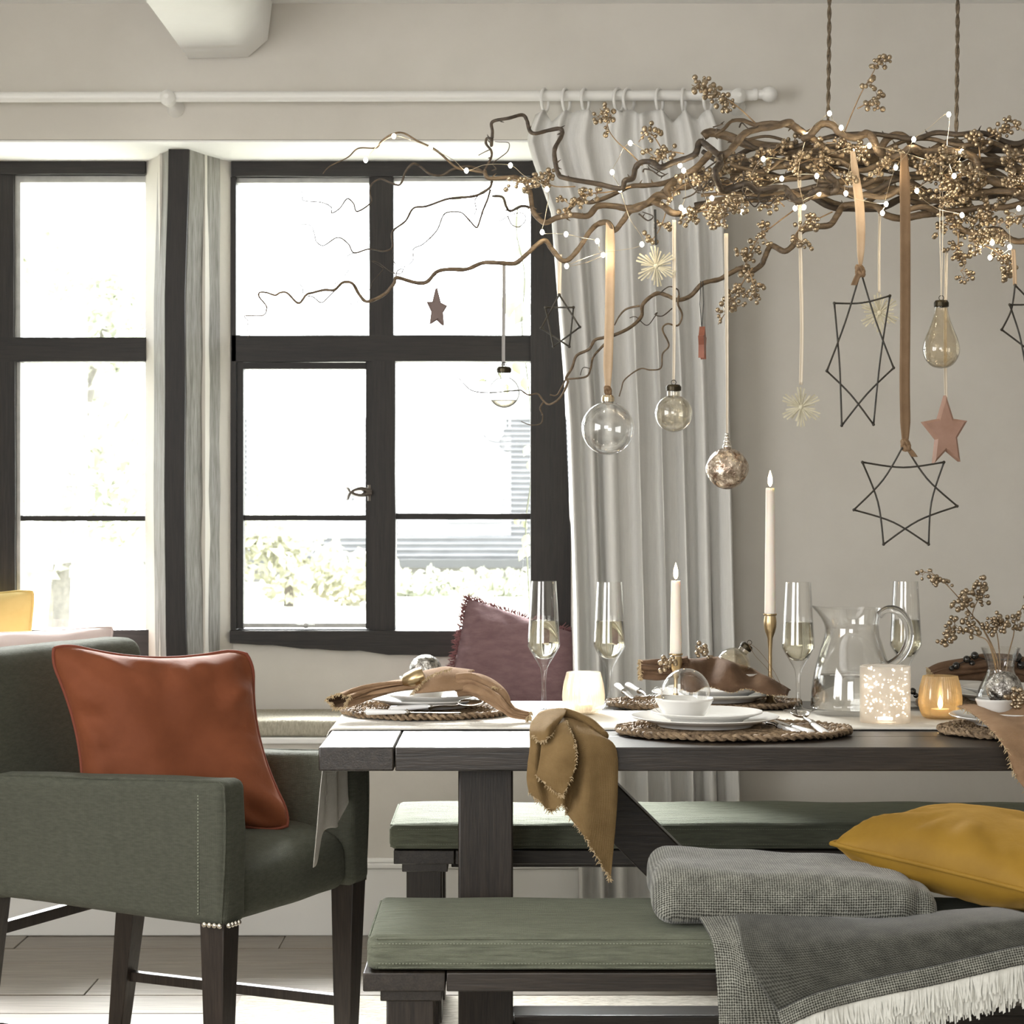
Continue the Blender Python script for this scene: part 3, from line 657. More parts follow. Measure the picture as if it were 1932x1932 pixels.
for (a, b, s, dk) in [(865, 360, 22, 0), (860, 385, 16, 0), (905, 350, 20, 0), (945, 380, 22, 0), (985, 370, 26, 0), (975, 420, 14, 0), (965, 455, 16, 0), (985, 475, 14, 0), (975, 500, 10, 0),
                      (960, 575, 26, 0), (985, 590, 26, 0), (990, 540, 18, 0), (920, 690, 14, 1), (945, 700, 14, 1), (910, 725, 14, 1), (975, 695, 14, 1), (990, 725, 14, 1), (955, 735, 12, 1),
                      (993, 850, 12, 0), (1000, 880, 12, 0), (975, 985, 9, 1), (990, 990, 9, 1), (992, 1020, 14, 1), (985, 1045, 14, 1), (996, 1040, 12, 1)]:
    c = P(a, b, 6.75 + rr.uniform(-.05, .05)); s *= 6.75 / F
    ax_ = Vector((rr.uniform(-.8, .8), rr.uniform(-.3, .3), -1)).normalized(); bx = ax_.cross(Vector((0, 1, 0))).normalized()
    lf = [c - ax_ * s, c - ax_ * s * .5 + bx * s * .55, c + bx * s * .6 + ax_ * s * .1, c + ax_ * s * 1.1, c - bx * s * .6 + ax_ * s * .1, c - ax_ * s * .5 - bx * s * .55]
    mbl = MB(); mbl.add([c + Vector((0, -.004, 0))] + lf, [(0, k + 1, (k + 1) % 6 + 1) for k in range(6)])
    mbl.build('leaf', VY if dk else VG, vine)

# ------------------------------------------------------------------ window seat, cushions on it
sp = soft_box((-2.45, 6.0, .558), (XR - .012, 6.345, .606), .018, .05, lambda p: p + Vector((0, 0, .004 * nz(p, 6))))
tag(sp.build('seat_pad', M['seatpad'], smooth=60), 'oatmeal knitted pad lying along the window seat', 'seat pad')
pillow('cushion', 'yellow piped cushion leaning against the casement, behind the pale pink one',
       [P(-190, 1128, 6.28), P(66, 1112, 6.28), P(56, 1330, 6.2), P(-200, 1345, 6.2)], .06, M['yellow'], M['yellow'], .004, seed=3, pinch=.04)
pillow('cushion', 'pale pink cushion on the window seat just behind the green chair back',
       [P(-170, 1190, 6.02), P(218, 1180, 6.10), P(222, 1360, 6.0), P(-170, 1370, 5.94)], .05, M['pink'], M['pink'], .003, seed=4, pinch=.10)
pillow('cushion', 'mauve linen cushion with a fringed edge, leaning on the window sill',
       [P(880, 1126, 6.26), P(1120, 1205, 6.24), P(1095, 1365, 6.12), P(838, 1330, 6.12)], .055, M['mauve'], None, seed=6, wr=.010, fringe=M['mauve_fringe'], pinch=.03)

# ------------------------------------------------------------------ curtain pole and curtain
PD = 5.915; PZ = H - (183 - CY) * PD / F
pole = thing('curtain_pole', 'white painted curtain pole running along the wall above the windows', 'curtain pole', (0, PD, PZ))
MB().tube([P(-300, 184, PD), P(1420, 180, PD)], .0150, 16).build('rod', M['gloss_white'], pole)
for px, py in ((318, 186), (1392, 183)):
    b = MB(); c = P(px, py, PD)
    b.lathe([(0.0, -.026), (.016, -.026), (.021, -.018), (.023, 0), (.021, .018), (.014, .027), (.012, .03), (.006, .034), (0, .034)], segs=20)
    b.xform(Matrix.Translation(c + Vector((0, -.005, 0))) @ Matrix.Rotation(pi / 2, 4, 'X'))
    b.tube([c + Vector((0, .02, -.004)), c + Vector((.004, .05, -.01)), c + Vector((.006, WY - PD, -.012))], [.012, .014, .026], 14)
    b.build('bracket', M['gloss_white'], pole)
fin = MB(); c = P(1420, 178, PD)
fin.lathe([(0, -.0), (.0165, 0), (.0175, .006), (.0165, .012), (.012, .016), (.013, .022)] + [(.0225 * math.sin(pi * t), .046 - .0235 * math.cos(pi * t)) for t in [.2, .3, .4, .5, .6, .7, .8, .9, 1.0]], segs=20)
fin.xform(Matrix.Translation(c) @ Matrix.Rotation(pi / 2, 4, 'Y')); fin.build('finial', M['gloss_white'], pole)
cur = thing('curtain', 'long cream linen curtain gathered beside the window', 'curtain', (0.3, 5.9, 0))
hooks = [1028, 1068, 1104, 1167, 1186, 1244, 1290, 1335]
edgeL = [(205, 1012), (262, 990), (310, 1004), (400, 1036), (560, 1048), (800, 1066), (1150, 1078), (1700, 1086), (1790, 1088)]
edgeR = [(205, 1342), (262, 1362), (400, 1366), (800, 1378), (1150, 1386), (1700, 1404), (1790, 1406)]
def lerp_tab(tab, y):
    for (a, va), (b, vb) in zip(tab[:-1], tab[1:]):
        if y <= b: t = max(0, (y - a) / (b - a)); return va + (vb - va) * t
    return tab[-1][1]
hu = [(h - 1012) / 330 for h in hooks]
def fold(u, v):                                        # 1 at the fold crests, sharp pleats
    k = u * 7.3 + .35 * noise.noise(Vector((u * 3, v * .7, 2))) + .25 * math.sin(u * 9)
    s = math.sin(2 * pi * k); s2 = math.sin(2 * pi * (k * 1.9 + .3))
    return .75 * (abs(s) ** .7 * (1 if s > 0 else -1)) + .25 * s2 * v
cg = []; nv, nu = 70, 150
for i in range(nv + 1):
    v = i / nv; row = []
    for j in range(nu + 1):
        u = j / nu
        # top edge hangs from the rings and sags between them
        near = min(abs(u - h) for h in hu); gap = min(1, near / .075)
        top = 207 + 34 * gap ** 1.6 * (.55 + .45 * math.sin(u * 17))
        py = top + (1788 - top) * (v ** 1.15)
        L, Rr = lerp_tab(edgeL, py), lerp_tab(edgeR, py)
        amp = .026 + .020 * min(1, v * 3)
        f = fold(u, v)
        px = L + (Rr - L) * u + 7 * math.cos(2 * pi * u * 7.3) * (.5 + .5 * v)
        row.append(P(px, py, 5.865 - amp * f + .02 * (1 - u) * (1 - v)))
    cg.append(row)
co = MB().grid(cg).build('curtain_panel', M['curtain'], cur, smooth=80); solid(co, .002)
for h in hooks:
    tb = MB(); c = P(h, 184, PD)
    ang = R.uniform(-.5, .5)
    pts = [c + Vector((math.sin(ang) * .0, 0, -.008)) + Vector((.032 * math.cos(t) * math.sin(.5 + ang * .5), .032 * math.cos(t) * math.cos(.5 + ang * .5), .032 * math.sin(t))) for t in [2 * pi * k / 20 for k in range(21)]]
    tb.tube(pts, .0042, 8, cap=False); tb.tube([c + Vector((0, -.005, -.040)), c + Vector((.001, -.012, -.052))], .002, 6)
    tb.build('curtain_ring', M['gloss_white'], cur, smooth=60)

# ------------------------------------------------------------------ rug
rug = thing('rug', 'cream woven rug under the table, dark flecks in its rows', 'rug', (0.6, 4.2, 0))
soft_box((-0.665, 2.6, 0.001), (2.4, 5.2, 0.014), .006, .03, lambda p: p + Vector((.006 * noise.noise(Vector((p.y * 9, 1, 0))), .004 * noise.noise(Vector((p.x * 9, 4, 0))), .0015 * nz(p, 40)))).build('rug_weave', M['rug'], rug, smooth=70)

# ------------------------------------------------------------------ table
TZ, TF, TB_, TL = 0.76, 4.0, 4.945, -0.365
TR_ = 1.95
tbl = thing('dining_table', 'long dark oak dining table with thick planked top', 'table', (0.8, 4.47, 0))
bevel(MB().box(TL, TL + .142, TF, TB_, TZ - .045, TZ).build('end_board', M['tw_y'], tbl), .003)
bevel(MB().box(TR_ - .142, TR_, TF, TB_, TZ - .045, TZ).build('end_board', M['tw_y'], tbl), .003)
npk = 5; wd = (TB_ - TF) / npk
for i in range(npk):
    bevel(MB().box(TL + .1445, TR_ - .1445, TF + i * wd + .0006, TF + (i + 1) * wd - .0006, TZ - .045, TZ - R.uniform(0, .0006)).build('plank', M['tw_x'], tbl), .0022)
for lx in (-.104, 1.57):
    for ly in (4.10, 4.74):
        bevel(MB().box(lx, lx + .106, ly, ly + .106, 0, TZ - .045).build('leg', M['tw_z'], tbl), .004)
    bevel(MB().box(lx + .012, lx + .094, 4.206, 4.74, .62, TZ - .0455).build('top_rail', M['tw_y'], tbl), .003)
    bevel(MB().box(lx + .012, lx + .094, 4.206, 4.74, .06, .15).build('foot_rail', M['tw_y'], tbl), .003)
bevel(MB().box(.002, 1.57, 4.43, 4.52, .07, .15).build('stretcher', M['tw_x'], tbl), .003)
for sgn, xa, xb in ((1, .08, .64), (-1, 1.50, .94)):
    a = Vector((xa, 4.475, .705)); b = Vector((xb, 4.475, .15)); dr = (b - a).normalized(); pr = Vector((-dr.z, 0, dr.x)) * .047
    br = MB(); yv = Vector((0, .04, 0))
    br.add([a + pr - yv, a - pr - yv, b - pr - yv, b + pr - yv, a + pr + yv, a - pr + yv, b - pr + yv, b + pr + yv], [(0, 1, 2, 3), (4, 7, 6, 5), (0, 3, 7, 4), (1, 5, 6, 2), (0, 4, 5, 1), (3, 2, 6, 7)])
    bevel(br.build('brace', M['tw_x'], tbl), .003)

# ------------------------------------------------------------------ benches and their pads
def bench(label, x0, x1, y0, y1, legx):
    b = thing('bench', label, 'bench', ((x0 + x1) / 2, (y0 + y1) / 2, 0), 'dark oak benches along the table')
    bevel(MB().box(x0, x0 + .14, y0, y1, .388, .42).build('end_board', M['tw_y'], b), .002)
    bevel(MB().box(x1 - .14, x1, y0, y1, .388, .42).build('end_board', M['tw_y'], b), .002)
    hw = (y1 - y0) / 2
    for k in range(2): bevel(MB().box(x0 + .1425, x1 - .1425, y0 + k * hw + .0005, y0 + (k + 1) * hw - .0005, .388, .42).build('plank', M['tw_x'], b), .002)
    for lx in (legx, x1 - (legx - x0) - .082):
        for ly in (y0 + .03, y1 - .112):
            bevel(MB().box(lx, lx + .082, ly, ly + .082, 0, .372).build('leg', M['tw_z'], b), .003)
        bevel(MB().box(lx - .010, lx + .096, y0 + .024, y1 - .024, .366, .3875).build('leg_cap', M['tw_y'], b), .002)
        bevel(MB().box(lx + .02, lx + .062, y0 + .112, y1 - .112, .08, .14).build('foot_rail', M['tw_y'], b), .002)
    bevel(MB().box(legx + .0965, x1 - (legx - x0) - .0925, y1 - .075, y1 - .045, .33, .3875).build('apron', M['tw_x'], b), .002)
    return b
bench('dark oak bench on the near side of the table, throw and mustard cushion on it', -.254, 1.75, 3.613, 3.985, -.216)
bench('dark oak bench on the far side of the table, along the wall', -.273, 1.80, 4.89, 5.262, -.245)
def pad(label, x0, x1, y0, y1, seed):
    root = thing('bench_cushion', label, 'cushion', ((x0 + x1) / 2, (y0 + y1) / 2, .4215), 'green pads on the benches')
    def fn(p):
        top = max(0, min(1, (p.z - .45) / .03)); ex = min(p.x - x0, x1 - p.x, p.y - y0, y1 - p.y)
        cr_ = min(1, max(0, ex / .06))
        return p + Vector((0, 0, top * (.004 * cr_ + .0025 * noise.noise(Vector((p.x * 5, p.y * 26, seed))) + .003 * nz(p, 7, seed)))) + Vector((0, -.003 * nz(p, 9, seed), 0)) * (1 - top)
    soft_box((x0, y0, .4215), (x1, y1, .482), .016, .022, fn).build('cover', M['green2'], root, smooth=70)
    for zz, ins in ((.4765, .003), (.4275, .003)):
        a, b, c, d_ = x0 + ins, x1 - ins, y0 + ins, y1 - ins; k = .016
        ring = [(a + k, c, zz), (b - k, c, zz), (b, c + k, zz), (b, d_ - k, zz), (b - k, d_, zz), (a + k, d_, zz), (a, d_ - k, zz), (a, c + k, zz), (a + k, c, zz)]
        rp = []
        for u, v in zip(ring[:-1], ring[1:]):
            n_ = max(2, int((Vector(v) - Vector(u)).length / .03))
            rp += [Vector(u).lerp(Vector(v), t / n_) for t in range(n_)]
        rp.append(Vector(ring[-1])); MB().tube(rp, .0022, 6, cap=False).build('seam', M['green2'], root)
    for zz in (.4685, .4345):
        stt = MB(); x = x0 + .02
        while x < min(x1, 1.4) - .02: stt.box(x, x + .0032, y0 - .0016, y0 + .002, zz, zz + .0012); x += .0058
        stt.build('stitching', M['thread'], root, smooth=0)['kind'] = 'stuff'
    return root
pad('green linen bench pad under the grey throw', -.248, 1.74, 3.617, 3.98, 2)
pad('green linen bench pad on the bench by the wall', -.283, 1.79, 4.885, 5.255, 5)

# ------------------------------------------------------------------ carver chair
CO = Vector((-.555, 4.10, 0)); ang = math.atan2(-.43, .903)
CM = Matrix.Translation(CO) @ Matrix.Rotation(ang, 4, 'Z')
CW, CD = .576, .62
chair = thing('armchair', 'green linen carver dining chair with dark tapered legs, rust cushion on its seat', 'chair', CO + Vector((-.25, .2, 0)))
def cbuild(mb, name, m, par=chair, **k): mb.xform(CM); return mb.build(name, m, par, **k)
crown = lambda p: p + Vector((.004 * nz(p, 8, 1), .004 * nz(p, 8, 2), .003 * nz(p, 8, 3)))
cbuild(soft_box((-CD + .05, .07, .392), (-.012, CW - .07, .535), .035, .03,
       lambda p: crown(p) + Vector((0, 0, -.045 * max(0, (p.x + .16) / .16) ** 2 * (1 if p.z > .47 else .0)))), 'seat', M['green'], smooth=70)
def arm(y0, y1):
    def fn(p):
        t = max(0, -p.x / CD)
        z = p.z - (.018 * t if p.z > .5 else 0) + (.022 * t if p.z < .5 else 0)
        return crown(Vector((p.x, p.y, z)))
    return soft_box((-CD, y0, .395), (0, y1, .682), .022, .03, fn)
for y0, y1 in ((0, .084), (CW - .084, CW)):
    a = cbuild(arm(y0, y1), 'arm', M['green'], smooth=70)
    sd = 1 if y0 == 0 else -1; yo = y0 if y0 == 0 else y1
    pts = [(-.012, yo + sd * .004, .40), (-.004, yo + sd * .006, .55), (-.005, yo + sd * .006, .655), (-.014, yo + sd * .008, .675), (-.05, yo + sd * .010, .6785), (-.3, yo + sd * .010, .6705), (-.6, yo + sd * .010, .663)]
    cbuild(MB().tube(cr(pts, 6), .0026, 6), 'seam', M['green'], a)
    stt = MB(); z = .42
    while z < .655: stt.box(-.062, -.060, (yo - .0012 * sd) - .0012, (yo - .0012 * sd) + .0012, z, z + .003); z += .0062
    cbuild(stt, 'stitching', M['thread'], a, smooth=0)['kind'] = 'stuff'
cbuild(soft_box((-CD - .02, .0, .41), (-CD + .095, CW, .912), .03, .04, lambda p: crown(p + Vector((-.075 * max(0, p.z - .45) / .46, 0, 0)))), 'backrest', M['green'], smooth=70)
cbuild(soft_box((-CD + .05, .05, .385), (-.05, CW - .05, .43), .012, .05, lambda p: p + Vector((0, 0, .028 * max(0, -p.x / CD)))), 'seat_frame', M['green'], smooth=70)
def leg(x, y, s0, s1, z1, kx, ky):
    mb = MB(); z0 = 0
    a = [(x + kx - s1 / 2, y + ky - s1 / 2), (x + kx + s1 / 2, y + ky - s1 / 2), (x + kx + s1 / 2, y + ky + s1 / 2), (x + kx - s1 / 2, y + ky + s1 / 2)]
    b = [(x - s0 / 2, y - s0 / 2), (x + s0 / 2, y - s0 / 2), (x + s0 / 2, y + s0 / 2), (x - s0 / 2, y + s0 / 2)]
    mb.add([(p[0], p[1], z0) for p in a] + [(p[0], p[1], z1) for p in b], [(0, 3, 2, 1), (4, 5, 6, 7), (0, 1, 5, 4), (1, 2, 6, 5), (2, 3, 7, 6), (3, 0, 4, 7)])
    return mb
lx0, ly0 = .036, .036
for x, y, kx, ky, zt in ((-.036, .036, -.004, .004, .408), (-.036, CW - .036, -.004, -.004, .412), (-CD + .03, .036, -.05, .004, .44), (-CD + .03, CW - .036, -.05, -.004, .44)):
    bevel(cbuild(leg(x, y, .056, .036, zt, kx, ky), 'leg', M['chairleg']), .002)
def bar(a, b, hw, hh):
    a, b = Vector(a), Vector(b); d = (b - a).normalized(); s = d.cross(Vector((0, 0, 1))).normalized() * hw; u = Vector((0, 0, hh)); mb = MB()
    mb.add([a - s - u, a + s - u, a + s + u, a - s + u, b - s - u, b + s - u, b + s + u, b - s + u], [(0, 1, 2, 3), (4, 7, 6, 5), (0, 4, 5, 1), (1, 5, 6, 2), (2, 6, 7, 3), (3, 7, 4, 0)])
    return mb
for y in (.036, CW - .036): bevel(cbuild(bar((-CD + .00, y, .14), (-.038, y, .14), .010, .011), 'stretcher', M['chairleg']), .0015)
bevel(cbuild(bar((-CD + .02, .036, .335), (-CD + .02, CW - .036, .335), .010, .012), 'stretcher', M['chairleg']), .0015)
for k in range(4):
    cbuild(MB().sphere((-.012 - .0115 * k, -.001, .402), .0058, 10, 6), 'stud', M['stud']); cbuild(MB().sphere((.001, .012 + .0115 * k, .402), .0058, 10, 6), 'stud', M['stud'])
pillow('cushion', 'rust orange velvet cushion with dark piping, propped in the green armchair',
       [P(82, 1206, 4.42), P(478, 1220, 4.56), P(562, 1572, 4.50), P(150, 1600, 4.33)], .092, M['rust'], M['rust_pipe'], .004, seed=11, wr=.022, pinch=.155, soft=.085)

# ------------------------------------------------------------------ table runner
run = thing('table_runner', 'ivory linen runner along the middle of the table, its end hanging over the short side', 'table runner', (.7, 4.47, TZ))
rows = []
for j in range(13):
    y = 4.295 + .37 * j / 12; row = []
    for i in range(46):
        x = 1.9 - (1.9 - TL - .006) * i / 45
        row.append((x, y + .004 * noise.noise(Vector((x * 4, 1, 0))), TZ + .003 + .0015 * noise.noise(Vector((x * 7, y * 9, 0)))))
    for k in range(1, 4): a = k / 3 * pi / 2; row.append((TL + .004 - .012 * math.sin(a), y, TZ + .003 - .012 * (1 - math.cos(a))))
    rows.append(row)
ro = MB().grid(rows).build('cloth', M['runner'], run, smooth=80); solid(ro, .0025)
RUN_OBJ = run
RZ = TZ + .0045

# ------------------------------------------------------------------ place settings
def braid_mat(name_root, a, b):
    """woven oval: every ring is a three-strand plait"""
    def ring_pts(ra, rb, lat, zz, nb, seed):
        n = int(max(60, nb * 10)); out = [[], [], []]
        for s in range(3):
            for i in range(n + 1):
                th = 2 * pi * i / n; ph = th * nb + s * 2 * pi / 3
                o = lat * math.sin(ph); z = zz + lat * .42 * math.sin(2 * ph) + .001 * math.sin(th * 11 + seed)
                k = 1 + .004 * math.sin(th * 17 + seed)
                out[s].append(((ra + o) * k * math.cos(th), (rb + o) * k * math.sin(th), z))
        return out
    return ring_pts
ring_pts = braid_mat('', 0, 0)
def make_placemat(label, loc, a, b, rz=0):
    root = thing('placemat', label, 'placemat', loc, 'woven seagrass placemats', rz=rz)
    for s in ring_pts(a - .009, b - .009, .0088, .0085, 24, 0): MB().tube(s, .0042, 5, cap=False).build('border_strand', M['seagrass'], root, world=False, smooth=60)
    k = 1; inner = MB()
    while b - .009 - k * .0145 > .02:
        for s in ring_pts(a - .009 - k * .0145, b - .009 - k * .0145, .0055, .0068, max(6, 26 - 2 * k), k): inner.tube(s, .0034, 4, cap=False)
        k += 1
    inner.build('woven_rows', M['seagrass'], root, world=False, smooth=60)['kind'] = 'stuff'
    return root
PM = make_placemat('woven oval placemat at the middle setting on the near side, under white plates', (P(1382, 0, 4.26).x, 4.235, TZ + .001), .234, .165)
MATS = [dup(PM, (P(806, 0, 4.6).x, 4.61, RZ), 'woven oval placemat at the head of the table, on the runner end', rz=0),
        dup(PM, (P(1328, 0, 4.8).x, 4.80, TZ + .001), 'woven oval placemat under the brown napkin setting on the far side'),
        dup(PM, (P(1990, 0, 4.25).x, 4.235, TZ + .001), 'woven oval placemat of the near side setting with the silver ball bowl', rz=0.0),
        dup(PM, (P(1915, 0, 4.8).x, 4.80, TZ + .001), 'woven oval placemat of the far side setting behind the glass vase')]
MATS[0].scale = (.80, 1.1, 1); MATS[1].scale = (.94, .82, 1); MATS[3].scale = (.94, .82, 1)

PLZ = .0155
def plate_mesh(r, h):
    prof = [(0, .002), (r * .58, .002), (r * .60, 0), (r * .64, .0005), (r * .66, .004), (r * .80, h * .55), (r * .985, h - .0025), (r, h - .0005), (r * .992, h + .0008), (r * .96, h - .0005), (r * .79, h * .62), (r * .66, .0075), (r * .60, .0058), (0, .0055)]
    return MB().lathe(prof, segs=56)
def make_plate(label, loc, r, h, group):
    root = thing('plate', label, 'plate', loc, group)
    return root
def plate(label, loc, r=.148, h=.021, group='white dinner plates'):
    mb = plate_mesh(r, h); o = mb.build('plate', M['porcelain'], None, world=False, smooth=40); o.location = loc
    return tag(o, label, 'plate', group)
def plate_set(where, x, y, z0, r1=.148, r2=.112):
    plate('large white dinner plate, lower ' + where, (x, y, z0), r1, .020, 'white dinner plates')
    plate('white side plate, upper ' + where, (x + .004, y, z0 + .0085), r2, .0205, 'white side plates')
    return z0 + .016
FX = P(1330, 0, 4.245).x
zt = plate_set('at the setting with the clear bauble bowl', FX, 4.245, TZ + PLZ)
LX = P(812, 0, 4.60).x
plate_set('under the tan napkin at the head of the table', LX, 4.60, RZ + PLZ, .132, .105)
BX = P(1348, 0, 4.795).x
zb = plate_set('under the brown napkin on the far side', BX, 4.795, TZ + PLZ, .142, .112)
RX = P(1930, 0, 4.26).x
zr = plate_set('at the near setting with the silver ball bowl', RX, 4.26, TZ + PLZ, .146, .116)
R2X = P(1905, 0, 4.80).x
plate_set('behind the glass vase', R2X, 4.80, TZ + PLZ, .142, .112)

def bowl(label, loc, r=.0575, h=.042):
    prof = [(0, .001), (r * .60, 0), (r * .66, .003), (r * .86, h * .5), (r * .985, h - .006), (r * 1.02, h - .004), (r * 1.02, h - .0005), (r, h), (r * .955, h - .002), (r * .82, h * .5), (r * .62, .007), (0, .005)]
    o = MB().lathe(prof, segs=48).build('bowl', M['porcelain'], None, world=False, smooth=40); o.location = loc
    return tag(o, label, 'bowl', 'small white bowls')
b1 = P(1291, 1343, 4.20); bz = zt - .0015
bowl('small white bowl holding a clear glass bauble on the near side', (P(1291, 0, 4.235).x, 4.235, bz))
bowl('small white bowl peeking over the tan napkin, patterned silver ball in it', (P(803, 0, 4.64).x, 4.64, RZ + PLZ + .016), r=.056, h=.046)
bowl('small white bowl with a bronze capped bauble on the far side', (P(1403, 0, 4.80).x, 4.80, zb), r=.038, h=.045)
bowl('small white bowl holding the crumpled silver ball by the vase', (P(1878, 0, 4.24).x, 4.24, zr - .0015), r=.0385, h=.040)

# ------------------------------------------------------------------ baubles in the bowls
def ball_prof(r, n=18, neck=None, neck_h=.012):
    a0 = math.asin(neck / r) if neck else 0.0
    pr = [(r * math.sin(pi - (pi - a0) * i / n), -r * math.cos((pi - a0) * i / n)) for i in range(n + 1)]
    pr[0] = (0.0, -r)
    if neck: pr += [(neck, pr[-1][1] + neck_h)]
    return pr
def capped(root_name, label, cat, c, r, m, capm, neck, neck_h, cap_h, tilt=None, group=None, segs=36, prof=None):
    root = thing(root_name, label, cat, c, group)
    g = MB().lathe(prof or ball_prof(r, 20, neck, neck_h), segs=segs)
    top = (prof or ball_prof(r, 20, neck, neck_h))[-1][1]
    k = MB().lathe([(neck * 1.02, top - .003), (neck * 1.16, top - .002), (neck * 1.18, top + cap_h * .5), (neck * .95, top + cap_h * .9), (neck * .3, top + cap_h), (0, top + cap_h)], segs=20)
    lp = MB().tube([(.005 * math.sin(t), 0, top + cap_h + .004 - .005 * math.cos(t)) for t in [2 * pi * i / 14 for i in range(15)]], .0008, 6, cap=False)
    if tilt is not None:
        mt = Matrix.Rotation(tilt[1], 4, tilt[0]); [q.xform(mt) for q in (g, k, lp)]
    g.build('glass_ball', m, root, world=False, smooth=60); cp = k.build('cap', capm, root, world=False); lp.build('hook', M['silver'] if capm is not M['cap_black'] else M['cap_black'], cp, world=False)
    return root, top + cap_h
capped('bauble', 'large clear glass bauble lying in the near white bowl, gold cap sideways', 'bauble', (P(1294, 0, 4.235).x, 4.235, bz + .052), .049, M['glass'], M['capgold'], .0085, .004, .010, ('Y', -pi * .58), 'glass baubles in the bowls')
lp = MB(); lp.tube([P(a, b, 4.19) for a, b in cr([(1252, 1306), (1240, 1296), (1232, 1304), (1231, 1322), (1238, 1338), (1246, 1344)], 6)], .0018, 6, flat=.3)
tag(lp.build('ribbon', M['grey_rib']), 'thin silvery ribbon loop trailing from the bauble over the near white bowl', 'ribbon')
capped('bauble', 'clear glass bauble tilted in the far bowl, bronze cap up', 'bauble', (P(1384, 0, 4.80).x, 4.80, zb + .064), .0385, M['amberbauble'], M['cap_black'], .0125, .010, .011, ('Y', pi * .20), 'glass baubles in the bowls')
lp = MB()
for pts in ([(1414, 1214), (1432, 1228), (1455, 1258), (1470, 1285), (1479, 1310)], [(1412, 1214), (1424, 1236), (1448, 1262), (1466, 1290), (1476, 1308)]):
    lp.tube([P(a, b, 4.74) for a, b in cr(pts, 6)], .0016, 6, flat=.3)
tag(lp.build('ribbon', M['tan_linen']), 'thin brown ribbon loop trailing from the far bronze capped bauble', 'ribbon', kind='thing')
def crumple(label, c, r, m, seed):
    mb = MB().sphere((0, 0, 0), r, 40, 28)
    mb.v = [q * (1 + .05 * abs(noise.noise(q / r * 3.2 + Vector((seed, 0, 0)))) + .035 * noise.noise(q / r * 9)) for q in mb.v]
    o = mb.build('ornament_ball', m, None, world=False, smooth=80); o.location = c
    return tag(o, label, 'ornament')
crumple('patterned silver ball resting in the bowl behind the tan napkin', (P(803, 0, 4.64).x, 4.64, P(0, 1266, 4.64).z), .0355, M['silverball'], 2)
crumple('crumpled silver ball in the white bowl in front of the vase', (P(1895, 0, 4.24).x, 4.24, P(0, 1300, 4.24).z), .035, M['silverball'], 5)

# ------------------------------------------------------------------ cutlery (along +x: handle end at 0, tip at .2)
def handle(mb): mb.tube([(0.0, 0, 0), (.002, 0, 0), (.02, 0, 0), (.06, 0, 0), (.083, 0, 0)], [.006, .0088, .0085, .0068, .0055], 14, flat=.72)
def cutlery(kind, label, loc, rot, group):
    root = thing(kind, label, kind, loc, group, rot=rot)
    hb = MB(); handle(hb); hb.build('handle', M['handle'], root, world=False, smooth=50)
    MB().sphere((-.0005, 0, 0), .003, 8, 6).build('rivet', M['steel'], root, world=False)
    m_ = MB(); m_.tube([(.082, 0, 0), (.084, 0, 0), (.087, 0, 0), (.09, 0, 0)], [.0058, .0068, .0068, .005], 12)
    if kind == 'knife':
        rows = []
        for i in range(12):
            t = i / 11; x = .088 + .112 * t; hgt = .009 * (1 - .25 * t) * (1 if t < .85 else (1 - ((t - .85) / .15) ** 2 * .9))
            rows.append([(x, -hgt * .6, 0), (x, -hgt * .2, .0010), (x, hgt, .0003), (x, hgt, -.0003), (x, -hgt * .2, -.0010), (x, -hgt * .6, 0)])
        m_.grid(rows, uv=0)
    elif kind == 'fork':
        m_.tube(cr([(.088, 0, 0), (.11, 0, .001), (.135, 0, -.002), (.146, 0, -.004)], 5), [.0036] * 11 + [.003, .003, .0026, .0022, .0022], 8)
        m_.grid([[(.140 + .014 * i / 4, y, -.004 + .0006 * i + (y * y) * 12) for y in (-.011 * s, -.005 * s, 0, .005 * s, .011 * s)] for i, s in enumerate((.3, .7, .95, 1, 1))], uv=0)
        for y in (-.0098, -.0033, .0033, .0098):
            m_.tube(cr([(.152, y, -.0015), (.17, y, .0025), (.185, y * 1.02, .006), (.2, y, .012)], 4), [.0018] * 8 + [.0016, .0014, .0011, .0008, .0005], 6)
    else:
        m_.tube(cr([(.088, 0, 0), (.11, 0, .001), (.135, 0, -.001), (.15, 0, .001)], 5), [.0036] * 11 + [.003, .003, .003, .003, .0028], 8)
        rows = []
        for i in range(9):
            ph = i / 8 * pi / 2
            rows.append([(.172 + .027 * math.sin(ph) * math.cos(t), .0185 * math.sin(ph) * math.sin(t), .004 - .009 * math.cos(ph)) for t in [2 * pi * k / 24 for k in range(25)]])
        m_.grid(rows, uv=0)
    mo = m_.build({'knife': 'blade', 'fork': 'tines', 'spoon': 'spoon_bowl'}[kind], M['steel'], root, world=False, smooth=50)
    if kind == 'spoon': solid(mo, .0009)
    return root
cz = TZ + .027
G = 'white handled cutlery'
cutlery('fork', 'white handled fork beside the near plates, tines resting on the mat', P(1505, 1383, 4.16), (0, -.06, pi / 2 + .32), G)
cutlery('knife', 'white handled knife between fork and spoon beside the near plates', P(1531, 1383, 4.15), (0, -.05, pi / 2 + .30), G)
cutlery('spoon', 'white handled spoon beside the near plates, bowl catching the candle light', P(1558, 1384, 4.14), (0, -.12, pi / 2 + .16), G)
cutlery('knife', 'white handled knife laid along the edge of the head of the table mat', P(690, 1343, 4.44), (0, .01, .0), G)
cutlery('spoon', 'spoon lying behind the knife at the head of the table', P(735, 1338, 4.47), (.3, -.06, .10), G)
